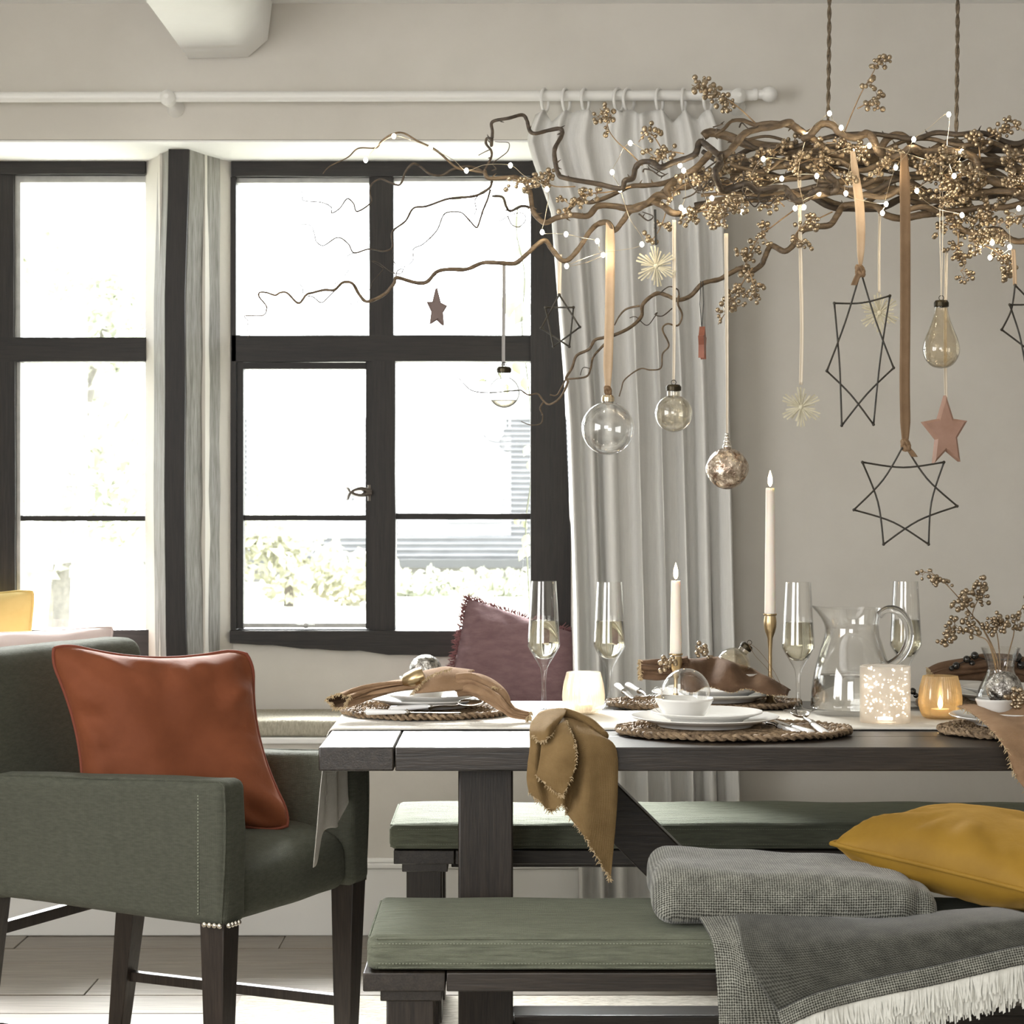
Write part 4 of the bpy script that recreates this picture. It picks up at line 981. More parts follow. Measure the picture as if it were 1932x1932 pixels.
cutlery('fork', 'fork standing on the far mat, prongs toward the white bowl', P(1185, 1292, 4.90), (0, .08, -pi / 2 + .25), G)
cutlery('knife', 'white handled knife on the far mat beside the champagne flute', P(1165, 1293, 4.90), (0, .06, -pi / 2 + .12), G)

# ------------------------------------------------------------------ flutes, jug, vase, candles
def smooth_prof(pr, n=5): return cr(pr, n)
def make_flute(label, loc):
    root = thing('champagne_flute', label, 'glass', loc, 'champagne flutes')
    body = [(.0, .001), (.031, .0015), (.034, .003), (.030, .0045), (.012, .008), (.0052, .018), (.0046, .05), (.0052, .075), (.008, .092), (.0145, .104)]
    up = [(.0200, .113), (.0290, .128), (.0352, .139), (.0358, .145), (.0350, .152), (.0328, .195), (.0302, .24), (.0278, .284)]
    inn = [(.0268, .284), (.0292, .24), (.0318, .195), (.0339, .152), (.0346, .145), (.0340, .140), (.0278, .1295), (.0190, .116), (.010, .112), (0, .111)]
    MB().lathe(body + up + inn, segs=36).build('glass_body', M['glass'], root, world=False, smooth=50)
    lev = .197
    wl = [(0, .1118), (.0098, .1128), (.0186, .1168), (.0274, .1303), (.0335, .1405), (.0341, .145), (.0334, .152), (.0313, lev - .001), (.0305, lev), (0, lev)]
    MB().lathe(wl, segs=36).build('wine', M['wine'], root, world=False, smooth=50)
    return root
F0 = make_flute('champagne flute in front of the mauve cushion', (P(1026, 0, 4.69).x, 4.69, RZ))
dup(F0, (P(1150, 0, 4.755).x, 4.755, TZ), 'champagne flute in front of the curtain, behind the glowing tumbler')
dup(F0, (P(1506, 0, 4.63).x, 4.63, RZ), 'champagne flute between the tall candlestick and the jug')
dup(F0, (P(1709, 0, 4.80).x, 4.80, TZ), 'champagne flute behind the jug handle')

jd = 4.6; jx = P(1608, 0, jd).x
jug = thing('water_jug', 'clear glass water jug half full, curled handle and pouring lip', 'jug', (jx, jd, RZ))
def spout(p):
    th = math.atan2(p[1], p[0]); z = p[2]
    k = max(0, math.cos(th - pi)) ** 10 * max(0, (z - .175) / .055) ** 1.5
    r = math.hypot(p[0], p[1]); return Vector((p[0] * (1 + .42 * k), p[1] * (1 - .1 * k), z + .006 * k))
outp = smooth_prof([(0.0, .001), (.06, .001), (.083, .002), (.0885, .008), (.0895, .02), (.088, .05), (.082, .09), (.071, .13), (.0605, .165), (.057, .185), (.0585, .205), (.0640, .228)], 4)
inp = smooth_prof([(.0622, .2285), (.0565, .205), (.055, .185), (.0585, .165), (.069, .13), (.080, .09), (.086, .05), (.0875, .02), (.083, .012), (0, .010)], 4)
jb = MB().lathe(outp + inp, segs=56); jb.v = [spout(q) for q in jb.v]
jb.build('glass_body', M['glass'], jug, world=False, smooth=60)
hp = cr([(.058, 0, .213), (.078, 0, .226), (.105, 0, .218), (.122, 0, .190), (.122, 0, .155), (.107, 0, .125), (.086, 0, .108), (.074, 0, .104), (.070, 0, .112)], 6)
MB().tube(hp, [.0085] * 8 + [.0095] * (len(hp) - 14) + [.0085] * 6, 14, flat=1.0).build('handle', liquid('solid_glass', (.98, .985, .98), 1.45), jug, world=False, smooth=60)
MB().lathe([(0, .0105), (.0825, .0125), (.0868, .020), (.0853, .05), (.0795, .085), (.0788, .0865), (.0782, .087), (0, .087)], segs=56).build('water', M['water'], jug, world=False, smooth=50)

vd = 4.62; vx = P(1888, 0, vd).x
vase = thing('vase', 'waisted clear glass vase holding golden berry sprigs', 'vase', (vx, vd, RZ))
vo = smooth_prof([(0, .001), (.036, .001), (.046, .006), (.0525, .026), (.050, .046), (.040, .068), (.0315, .088), (.031, .105), (.036, .124), (.043, .142)], 4)
vi = smooth_prof([(.0413, .142), (.0343, .124), (.0293, .105), (.0298, .088), (.0382, .068), (.048, .046), (.0505, .026), (.044, .010), (0, .006)], 4)
MB().lathe(vo + vi, segs=44).build('glass_body', M['glass'], vase, world=False, smooth=60)

def candle(label_h, label_c, px, row_base, d, hold_h, hold_w, cand_h, cand_r, z0, base_r=.024):
    x = P(px, 0, d).x
    h = thing('candlestick', label_h, 'candlestick', (x, d, z0), 'brass candlesticks')
    pr = [(0, 0), (base_r, 0), (base_r * 1.02, .003), (base_r * .8, .008), (.009, .018), (.0055, .04), (.0045, hold_h * .35), (.0042, hold_h * .6), (.006, hold_h - .055), (.011, hold_h - .042), (hold_w * .97, hold_h - .03), (hold_w, hold_h - .018), (hold_w * .88, hold_h - .005), (hold_w * 1.06, hold_h - .003), (hold_w * 1.06, hold_h), (hold_w * .8, hold_h), (hold_w * .8, hold_h - .012), (0, hold_h - .012)]
    MB().lathe(pr, segs=28).build('stand', M['brass'], h, world=False, smooth=45)
    c = thing('taper_candle', label_c, 'candle', (x, d, z0 + hold_h - .011), 'ivory taper candles')
    MB().lathe([(0, 0), (cand_r, 0), (cand_r, .01), (cand_r * .78, cand_h - .006), (cand_r * .74, cand_h), (cand_r * .35, cand_h - .003), (0, cand_h - .004)], segs=24).build('wax', M['wax'], c, world=False, smooth=50)
    MB().tube([(0, 0, cand_h - .004), (.0006, 0, cand_h + .004), (.002, 0, cand_h + .009)], .0008, 6).build('wick', M['black'], c, world=False)
    fl_ = smooth_prof([(0, cand_h + .003), (.003, cand_h + .006), (.0052, cand_h + .014), (.0045, cand_h + .024), (.002, cand_h + .034), (0, cand_h + .040)], 4)
    MB().lathe([(max(0, r), z) for r, z in fl_], segs=16).build('flame', M['flame'], c, world=False, smooth=80)
def lamp(name, loc, e, col, r):
    l = bpy.data.lights.new(name, 'POINT'); l.energy = e; l.color = col; l.shadow_soft_size = r
    o = bpy.data.objects.new(name, l); COL.objects.link(o); o.location = loc
candle('tall brass candlestick between the far bowl and the flute', 'tall ivory taper candle burning in the taller candlestick', 1453, 1335, 4.78, .212, .0145, .294, .0128, TZ)
candle('shorter brass candlestick behind the near white bowl', 'shorter ivory taper candle burning in front of the curtain', 1275, 1330, 4.70, .128, .0148, .172, .0132, TZ)

def tumbler(label, loc, m, s=1.0):
    root = thing('tealight_holder', label, 'candle holder', loc, 'ribbed glass tealight holders')
    prof = smooth_prof([(0, .001), (.028, .001), (.038, .006), (.0445, .026), (.0455, .042), (.0425, .066), (.0362, .090)], 4)
    g = MB(); segs = 96
    g.lathe(prof, segs=segs)
    for i, q in enumerate(g.v):
        k = (i % segs); z = q.z
        if z > .004: f = 1 + .016 * (1 if k % 2 else -1); g.v[i] = Vector((q.x * f, q.y * f, z))
    inn = [(r * .955, max(z, .005)) for r, z in prof[::-1]]
    g.lathe(inn, segs=48)
    g.xform(Matrix.Scale(s, 4)); g.build('ribbed_glass', m, root, world=False, smooth=12)
    MB().lathe([(0, .006), (.0185, .006), (.019, .008), (.019, .020), (.017, .019), (0, .019)], segs=24).build('tealight', M['wax'], root, world=False, smooth=40)
    fl_ = smooth_prof([(0, .020), (.003, .022), (.0055, .029), (.0045, .037), (.0018, .045), (0, .049)], 3)
    MB().lathe([(max(0, r), z) for r, z in fl_], segs=14).build('flame', M['tealight_flame'], root, world=False, smooth=80)
    return root
def frosted(name, col, tint, mixt):
    m, t, b, out = nt(name); t.nodes.remove(b)
    tl = N(t, 'ShaderNodeBsdfTranslucent'); tl.inputs[0].default_value = c4(col)
    df = N(t, 'ShaderNodeBsdfDiffuse'); df.inputs[0].default_value = c4(col)
    tr = N(t, 'ShaderNodeBsdfTransparent'); tr.inputs[0].default_value = c4(tint)
    gl = N(t, 'ShaderNodeBsdfGlossy'); gl.inputs['Roughness'].default_value = .15
    a = N(t, 'ShaderNodeMixShader'); a.inputs[0].default_value = .25; t.links.new(tl.outputs[0], a.inputs[1]); t.links.new(df.outputs[0], a.inputs[2])
    b2 = N(t, 'ShaderNodeMixShader'); b2.inputs[0].default_value = mixt; t.links.new(a.outputs[0], b2.inputs[1]); t.links.new(tr.outputs[0], b2.inputs[2])
    c = N(t, 'ShaderNodeMixShader'); c.inputs[0].default_value = .10; t.links.new(b2.outputs[0], c.inputs[1]); t.links.new(gl.outputs[0], c.inputs[2])
    t.links.new(c.outputs[0], out.inputs['Surface']); return m
tumbler('frosted ribbed tumbler glowing with a tealight, beside the ochre napkin', (P(1101, 0, 4.60).x, 4.60, RZ), frosted('frosted_ribbed_glass', (.84, .78, .68), (.99, .96, .91), .66))
tumbler('amber ribbed tumbler glowing with a tealight, near the vase', (P(1774, 0, 4.50).x, 4.50, RZ), frosted('amber_ribbed_glass', (.90, .74, .48), (.97, .88, .70), .70))
ld = 4.42; lx = P(1670, 0, ld).x
lan = thing('bubble_lantern', 'white frosted glass cylinder light sparkling with bubbles', 'lamp', (lx, ld, RZ))
shell = frosted('milky_glass', (.88, .84, .78), (.98, .96, .94), .58)
MB().lathe([(0, .0), (.0515, 0), (.0522, .003), (.0522, .116), (.0505, .1175), (.0488, .116), (.0488, .005), (0, .004)], segs=56).build('glass_cylinder', shell, lan, world=False, smooth=40)
bb = MB(); rr = random.Random(12)
for _ in range(130):
    th = rr.uniform(0, 2 * pi); r = .046 * rr.uniform(.55, .99) ** .5; bb.sphere((r * math.cos(th), r * math.sin(th), min(.112, max(.008, rr.gauss(.062, .028)))), rr.choice([.0012, .0016, .002, .0026]), 7, 5)
tag(bb.build('bubbles', emit('lit_bubbles', (1, .88, .70), 4.5), lan, world=False, smooth=80), None, None, kind='stuff')
MB().lathe([(0, .005), (.016, .005), (.016, .010), (0, .012)], segs=20).build('led', emit('warm_led', (1, .84, .62), 6), lan, world=False, smooth=60)

# ------------------------------------------------------------------ napkins
def loft(stations, n_ring=48, wob=.12, seed=0):
    """a rolled and gathered cloth: stations of (px, row, d, half height, half depth, wave)"""
    st_ = cr(stations, 6); rows = []
    for i, (px, py, d, hh, hd, wv) in enumerate(st_):
        c = P(px, py, d); nx = st_[min(i + 1, len(st_) - 1)]; pv = st_[max(i - 1, 0)]
        T = (P(nx[0], nx[1], nx[2]) - P(pv[0], pv[1], pv[2])).normalized()
        s = T.cross(Vector((0, 1, 0))).normalized(); 
        if s.z < 0: s = -s
        dd = s.cross(T).normalized(); row = []
        for k in range(n_ring + 1):
            th = 2 * pi * k / n_ring
            w_ = 1 + wv * (.5 * math.sin(3 * th + i * .13 + seed) + .35 * math.sin(5 * th - i * .2 + seed * 2))
            for c0_, dp_ in ((2.35, .34), (3.05 + .25 * math.sin(i * .21 + seed), .30), (3.9, .26)): w_ -= min(1, wv * 4) * dp_ * math.exp(-((th - c0_) / .17) ** 2)
            row.append(c + s * (hh * w_ * math.sin(th)) + dd * (hd * w_ * math.cos(th)))
        rows.append(row)
    return rows
def fray(mb, pts, seed, L=.007, dens=3):
    rr = random.Random(seed); q = [Vector(p) for p in pts]
    for a, b in zip(q[:-1], q[1:]):
        for _ in range(dens):
            p = a.lerp(b, rr.random()); e = p + Vector((rr.uniform(-1, 1), rr.uniform(-1, 1), rr.uniform(-1.2, .4))) * L
            mb.tube([p, (p + e) / 2 + Vector((rr.uniform(-.001, .001), 0, .001)), e], [.0008, .0008, .0004], 4)
# tan napkin at the head of the table
nk = thing('napkin', 'tan linen napkin in a gold ring across the plates at the table head', 'napkin', P(800, 1300, 4.56))
rows = loft([(640, 1322, 4.43, .015, .026, .25), (655, 1317, 4.46, .015, .03, .3), (690, 1306, 4.49, .013, .034, .45), (735, 1297, 4.50, .012, .036, .45), (775, 1292, 4.50, .011, .026, .2), (800, 1286, 4.49, .014, .022, .1)])
o = MB().grid(rows).build('rolled_end', M['tan_linen'], nk, smooth=80); solid(o, .0018); rows_left = rows
wr_rows = []
for i in range(9):                                     # broad band folded over
    t = i / 8
    wr_rows.append([P(783 + 100 * u + 12 * t, 1308 - 48 * math.sin(min(1, t * 1.02) * pi * .55) * (1 - .35 * abs(u - .45)) - 8 * u + 4 * u * t, 4.455 + .10 * t - .012 * math.sin(u * pi)) for u in [k / 10 for k in range(11)]])
o = MB().grid(wr_rows).build('band', M['tan_linen'], nk, smooth=80); solid(o, .003)
rows = loft([(866, 1292, 4.49, .022, .03, .2), (890, 1292, 4.48, .024, .03, .25), (915, 1302, 4.46, .022, .03, .3), (940, 1318, 4.43, .018, .028, .35), (955, 1333, 4.42, .013, .024, .4), (970, 1344, 4.42, .009, .018, .4), (998, 1350, 4.42, .007, .012, .3)], seed=2)
o = MB().grid(rows).build('rolled_end', M['tan_linen'], nk, smooth=80); solid(o, .0018)
fb = MB()
fray(fb, [P(a, b, 4.455) for a, b in cr([(777, 1310), (790, 1296), (806, 1280), (830, 1268), (852, 1262)], 10)], 3, .005, 4)
fray(fb, [P(a, b, 4.43) for a, b in cr([(930, 1296), (945, 1305), (950, 1330), (968, 1346)], 10)], 4, .006, 4)
fray(fb, rows[-1], 5, .008, 3)
rows2 = rows_left
fray(fb, rows2[0], 6, .006, 5)
fb.build('frayed_edge', M['linen_fray'], nk)['kind'] = 'stuff'
ring = MB(); 
rp = loft([(771, 1285, 4.50, .017, .024, 0), (786, 1279, 4.49, .019, .026, 0), (800, 1274, 4.49, .018, .026, 0)])
o = ring.grid(rp).build('napkin_ring', M['brass'], None, smooth=60); solid(o, .0016); tag(o, 'plain gold napkin ring around the tan napkin', 'napkin ring')
# brown napkin on the far side
nk = thing('napkin', 'dark brown linen napkin ruffled over the far plates, gold berry ring round it', 'napkin', P(1345, 1300, 4.74))
rows = loft([(1208, 1262, 4.72, .020, .03, .2), (1225, 1262, 4.72, .020, .03, .25), (1250, 1262, 4.72, .020, .03, .3), (1275, 1258, 4.73, .018, .028, .25), (1300, 1254, 4.73, .017, .024, .2)])
o = MB().grid(rows).build('rolled_end', M['brown_linen'], nk, smooth=80); solid(o, .0018)
r0 = rows[0]
rows = []
for i in range(31):                                    # ruffled fan: back hem, crest waves, front hem
    u = i / 30; px = 1284 + 205 * u
    lift = max(0, math.sin(min(1, u * 1.02) * pi)) ** .6
    wv = math.sin(u * pi * 5.5) * (1 - .4 * u)
    back = 1252 - 14 * lift + 70 * max(0, u - .35) * 1.1
    front = 1300 + 4 * u + 26 * max(0, u - .6) + 7 * wv * (1 - u * .5)
    row = []
    for k in range(9):
        t = k / 8
        row.append(P(px + 10 * (t - .5) * wv, back + (front - back) * t - 13 * math.sin(t * pi) * (1.1 + wv) * (1 - .5 * u), 4.80 - .12 * t - .030 * wv * math.sin(t * pi)))
    rows.append(row)
o = MB().grid(rows).build('ruffled_end', M['brown_linen'], nk, smooth=80); solid(o, .0018)
fb = MB(); fray(fb, r0, 7, .006, 5); fray(fb, [r[-1] for r in rows], 8, .004, 4); fb.build('frayed_edge', M['linen_fray'], nk)['kind'] = 'stuff'
# brown napkin behind the vase and napkin at the near right setting
nk = thing('napkin', 'brown linen napkin rolled over the plates behind the vase, black berries on it', 'napkin', P(1850, 1275, 4.76))
rows = loft([(1756, 1274, 4.74, .014, .03, .2), (1780, 1268, 4.74, .019, .035, .25), (1820, 1262, 4.74, .024, .04, .25), (1860, 1256, 4.74, .028, .04, .3), (1910, 1258, 4.74, .026, .04, .3), (1970, 1270, 4.74, .024, .05, .3), (2010, 1280, 4.74, .02, .05, .3)], seed=4)
o = MB().grid(rows).build('rolled_cloth', M['brown_linen'], nk, smooth=80); solid(o, .0018)
fb = MB(); fray(fb, rows[0], 9, .005, 4); fb.build('frayed_edge', M['linen_fray'], nk)['kind'] = 'stuff'
bs = thing('berry_napkin_ring', 'napkin ring of glossy black berries on the brown napkin behind the vase', 'napkin ring', P(1850, 1240, 4.70))
MB().tube([P(a, b, 4.70) for a, b in cr([(1790, 1260), (1815, 1250), (1840, 1240), (1870, 1246), (1900, 1244), (1935, 1250)], 5)], .0012, 6).build('wire', M['black'], bs)
for (a, b, r) in [(1804, 1256, .0085), (1824, 1244, .0085), (1839, 1237, .009), (1834, 1252, .007), (1795, 1261, .006), (1919, 1240, .011), (1926, 1255, .009), (1722, 1304, .0075), (1728, 1312, .006)]:
    MB().sphere(P(a, b, 4.70), r, 14, 10).build('berry', M['darkberry'], bs, smooth=80)
nk = thing('napkin', 'olive brown napkin hanging over the table edge at the near silver ball setting', 'napkin', P(1925, 1345, 4.08))
rows = []
for i in range(17):
    u = i / 16; row = []
    for k in range(21):
        t = k / 20
        if t < .45: z = .812 - .03 * (t / .45) ** 2 + .006 * math.sin(u * 14); yv = 4.26 - .24 * t / .45
        else: z = .782 - .22 * (t - .45) / .55 * (.35 + .65 * min(1, u * 2.2)); yv = 4.02 - .05 * min(1, (t - .45) / .2) - .012 * math.sin(u * 15) * (t - .45)
        xl = .895 + .05 * t
        row.append((xl + .26 * u * (.8 + .2 * t), yv, z + .006 * noise.noise(Vector((u * 5, t * 4, 1)))))
    rows.append(row)
o = MB().grid(rows).build('cloth', M['tan_linen'], nk, smooth=80); solid(o, .002)
fb = MB(); fray(fb, rows[0], 14, .007, 5); fray(fb, [r[-1] for r in rows], 15, .007, 5); fb.build('frayed_edge', M['linen_fray'], nk)['kind'] = 'stuff'

# hanging end of the runner
hg = []
cols = [(4.297, [(0, -.375), (.10, -.388), (.19, -.396), (.268, -.403)]), (4.33, [(0, -.376), (.10, -.382), (.18, -.386), (.262, -.398)]), (4.36, [(0, -.375), (.09, -.380), (.16, -.384), (.205, -.388)]),
        (4.42, [(0, -.375), (.09, -.366), (.16, -.366), (.205, -.365)]), (4.47, [(0, -.375), (.09, -.372), (.16, -.370), (.205, -.368)]), (4.52, [(0, -.375), (.08, -.355), (.13, -.352), (.170, -.350)]),
        (4.58, [(0, -.375), (.08, -.362), (.13, -.358), (.168, -.356)]), (4.66, [(0, -.375), (.08, -.352), (.13, -.349), (.165, -.346)])]
dd = [[(x, yv + .004 * math.sin(k), TZ - .010 - dp) for k, (dp, x) in enumerate(c)] for yv, c in cols]
dd = [cr(c, 6) for c in dd]
hg = [cr([c[i] for c in dd], 6) for i in range(len(dd[0]))]
ho = MB().grid(hg).build('hanging_end', M['runner'], RUN_OBJ, smooth=80); solid(ho, .0012)
# ochre napkin over the table edge
nk = thing('napkin', 'ochre linen napkin hanging over the near table edge, frayed hem', 'napkin', P(1080, 1500, 3.96))
def drape(cols, n=26, m=5):
    """cols: each a list of (px, row, d) from top to hem"""
    dense = [cr(c, 8) for c in cols]; L = min(len(c) for c in dense)
    res = []
    for c in dense:
        r = []
        for i in range(n + 1):
            t = i / n * (len(c) - 1); k = min(int(t), len(c) - 2); f = t - k
            r.append(tuple(a + (b - a) * f for a, b in zip(c[k], c[k + 1])))
        res.append(r)
    rows = []
    for i in range(n + 1): rows.append([P(*q) for q in cr([c[i] for c in res], m)])
    return rows
main = drape([
    [(1012, 1352, 4.06), (1000, 1372, 4.02), (1000, 1408, 3.985), (996, 1440, 3.982), (994, 1470, 3.98), (998, 1495, 3.98)],
    [(1018, 1344, 4.07), (1010, 1370, 4.02), (1012, 1408, 3.975), (1010, 1445, 3.97), (1014, 1480, 3.968), (1018, 1512, 3.97)],
    [(1030, 1340, 4.08), (1026, 1372, 4.01), (1028, 1410, 3.985), (1030, 1450, 3.982), (1034, 1490, 3.98), (1040, 1531, 3.975)],
    [(1046, 1339, 4.09), (1046, 1372, 4.02), (1052, 1412, 3.965), (1058, 1450, 3.955), (1062, 1490, 3.955), (1062, 1518, 3.96)],
    [(1060, 1341, 4.09), (1066, 1372, 4.02), (1076, 1412, 3.985), (1080, 1460, 3.98), (1076, 1500, 3.98), (1070, 1535, 3.98)],
    [(1074, 1346, 4.09), (1086, 1374, 4.0), (1100, 1412, 3.96), (1104, 1470, 3.95), (1100, 1520, 3.95), (1098, 1572, 3.955)],
    [(1086, 1352, 4.09), (1104, 1378, 4.0), (1126, 1412, 3.965), (1132, 1480, 3.96), (1130, 1550, 3.96), (1122, 1612, 3.96)],
    [(1096, 1356, 4.08), (1122, 1382, 4.0), (1152, 1412, 3.975), (1158, 1490, 3.97), (1152, 1570, 3.97), (1146, 1650, 3.97)],
    [(1102, 1360, 4.08), (1132, 1386, 4.01), (1162, 1412, 3.985), (1165, 1490, 3.98), (1160, 1570, 3.975), (1152, 1660, 3.97)]])
o = MB().grid(main).build('cloth', M['ochre_linen'], nk, smooth=80); solid(o, .0016); 
flap = drape([
    [(1022, 1396, 3.968), (1020, 1420, 3.962), (1016, 1446, 3.958), (1012, 1462, 3.958)],
    [(1040, 1380, 3.985), (1040, 1420, 3.95), (1038, 1460, 3.946), (1034, 1484, 3.948)],
    [(1056, 1366, 4.0), (1062, 1410, 3.94), (1064, 1456, 3.936), (1056, 1500, 3.94)],
    [(1068, 1360, 4.01), (1084, 1400, 3.945), (1086, 1446, 3.935), (1062, 1502, 3.938)]], 16, 5)
o = MB().grid(flap).build('folded_flap', M['ochre_linen'], nk, smooth=80); solid(o, .0016)
curl = drape([[(1004, 1388, 3.98), (1000, 1378, 4.0), (1002, 1364, 4.03), (1016, 1346, 4.06)], [(1022, 1400, 3.96), (1020, 1380, 3.98), (1022, 1360, 4.02), (1030, 1340, 4.06)],
              [(1034, 1392, 3.958), (1036, 1372, 3.97), (1042, 1352, 4.02), (1052, 1336, 4.06)], [(1048, 1376, 3.99), (1056, 1362, 4.01), (1066, 1348, 4.03), (1070, 1338, 4.06)]], 12, 5)
o = MB().grid(curl).build('folded_flap', M['ochre_linen'], nk, smooth=80); solid(o, .0016)
roll = MB().tube([P(a, b, d) for a, b, d in cr([(1060, 1342, 4.06), (1085, 1350, 4.06), (1112, 1362, 4.05), (1136, 1384, 4.03), (1142, 1390, 4.02)], 5)], [.006, .010] + [.0105] * 16 + [.009, .006, .003], 10, flat=.8)
roll.build('folded_flap', M['ochre_linen'], nk, smooth=80)
fb = MB(); fray(fb, main[-1], 21, .006, 7); fray(fb, [r[-1] for r in flap], 22, .004, 8); fray(fb, flap[-1], 23, .005, 7); fray(fb, curl[0], 24, .005, 6)
fb.build('frayed_edge', M['linen_fray'], nk)['kind'] = 'stuff'

# ------------------------------------------------------------------ throw and mustard cushion on the bench
th = thing('throw_blanket', 'folded grey birdseye wool throw with a white fringe, draped over the bench', 'blanket', (.55, 3.72, .483))
def fold_fn(p):
    t = (p.x - .243) / .50
    return Vector((p.x + .008 * nz(p, 9, 4) + (.02 * (p.z - .53)), p.y + .01 * nz(p, 7, 2) + .035 * t * (1 if p.y < 3.8 else 0) * 0, p.z - (p.z - .488) * .26 * max(0, t) ** 1.3 + .006 * nz(p, 10, 9) * (1 if p.z > .5 else 0)))
def with_uv(mb):
    for i, q in enumerate(mb.v): mb.uv[i] = (q.x, q.y * .8 + q.z * 1.0)
    return mb
o = with_uv(soft_box((.246, 3.655, .489), (.715, 3.96, .586), .040, .02, fold_fn)).build('folded_roll', M['throw_light'], th, smooth=80)
o = with_uv(soft_box((.68, 3.67, .489), (.742, 3.94, .553), .022, .02, lambda p: p + Vector((.006 * nz(p, 12, 3), 0, -.01 * max(0, (p.x - .70) / .04))))).build('folded_roll', M['throw_light'], th, smooth=80)
light_ = drape([
    [(1312, 1722, 3.68), (1330, 1750, 3.64), (1346, 1785, 3.602), (1352, 1840, 3.592), (1356, 1900, 3.592), (1358, 1960, 3.60)],
    [(1345, 1720, 3.68), (1365, 1755, 3.63), (1380, 1790, 3.594), (1386, 1840, 3.583), (1388, 1900, 3.583), (1390, 1960, 3.59)],
    [(1380, 1720, 3.68), (1394, 1760, 3.62), (1402, 1800, 3.588), (1410, 1850, 3.578), (1415, 1900, 3.578), (1420, 1960, 3.585)],
    [(1420, 1722, 3.68), (1428, 1760, 3.62), (1440, 1800, 3.592), (1455, 1850, 3.588), (1470, 1900, 3.588), (1490, 1960, 3.595)],
    [(1470, 1724, 3.68), (1480, 1760, 3.62), (1500, 1800, 3.594), (1530, 1850, 3.59), (1560, 1900, 3.59), (1600, 1960, 3.597)]], 26, 6)
o = MB().grid(light_).build('light_panel', M['throw_light'], th, smooth=80); solid(o, .004, 1)
dark = drape([
    [(1388, 1722, 3.67), (1394, 1750, 3.625), (1402, 1790, 3.586), (1420, 1830, 3.576), (1448, 1878, 3.572), (1466, 1906, 3.572)],
    [(1430, 1722, 3.67), (1440, 1755, 3.62), (1455, 1795, 3.576), (1480, 1830, 3.560), (1510, 1860, 3.556), (1530, 1876, 3.556)],
    [(1490, 1728, 3.67), (1510, 1760, 3.615), (1530, 1790, 3.578), (1555, 1820, 3.572), (1580, 1842, 3.568), (1600, 1856, 3.568)],
    [(1560, 1732, 3.67), (1580, 1755, 3.62), (1600, 1780, 3.576), (1630, 1805, 3.560), (1650, 1825, 3.556), (1670, 1840, 3.556)],
    [(1640, 1736, 3.67), (1660, 1750, 3.62), (1690, 1770, 3.574), (1715, 1790, 3.562), (1735, 1808, 3.558), (1750, 1824, 3.558)],
    [(1720, 1728, 3.68), (1750, 1740, 3.63), (1780, 1758, 3.574), (1800, 1776, 3.560), (1820, 1790, 3.556), (1835, 1804, 3.556)],
    [(1800, 1720, 3.69), (1830, 1730, 3.63), (1860, 1745, 3.575), (1885, 1758, 3.563), (1905, 1772, 3.560), (1925, 1784, 3.560)],
    [(1880, 1715, 3.70), (1920, 1722, 3.64), (1960, 1735, 3.575), (1990, 1745, 3.564), (2020, 1758, 3.56), (2040, 1770, 3.56)]], 28, 6)
o = MB().grid(dark[:]).build('dark_panel', M['throw_dark'], th, smooth=80); solid(o, .004, 1)
hem = dark[-1]
band = []
for k in range(7): band.append([q + Vector((.0045 * k * .3, -.004 + .001 * math.sin(k), -.0048 * k)) for q in hem])
bo = MB().grid(band).build('light_border', M['throw_light'], th, smooth=80); solid(bo, .003, 1)
fb = MB(); rr = random.Random(31)
edge = band[-1]
dense = cr([tuple(q) for q in edge], 10)
for layer, (off, L) in enumerate(((0.0, .042), (.004, .056), (.008, .066))):
    for i in range(0, len(dense) - 1, 1):
        p = Vector(dense[i]) + Vector((rr.uniform(-.002, .002), off, -.002 if layer == 0 else -.006))
        l = L * rr.uniform(.8, 1.1); sw = Vector((rr.uniform(-.006, .010), rr.uniform(-.004, .004), 0)); wdt = rr.uniform(.0011, .0024)
        a = Vector((wdt, 0, .0008)); m1 = p + sw * .4 - Vector((0, 0, l * .5)); e = p + sw - Vector((0, 0, l))
        fb.add([p - a, p + a, m1 - a * .9, m1 + a * .9, e - a * .7, e + a * .7], [(0, 1, 3, 2), (2, 3, 5, 4)])
fb.build('fringe', M['fringe'], th, smooth=0)['kind'] = 'stuff'
pillow('cushion', 'mustard velvet cushion lying on the grey throw on the near bench', [P(1748, 1562, 4.10), P(1558, 1590, 3.86), P(1985, 1694, 3.60), P(2200, 1640, 3.82)], .085, M['mustard'], M['mustard'], .0045, seed=15, wr=.010, pinch=.05, thick_back=.075)

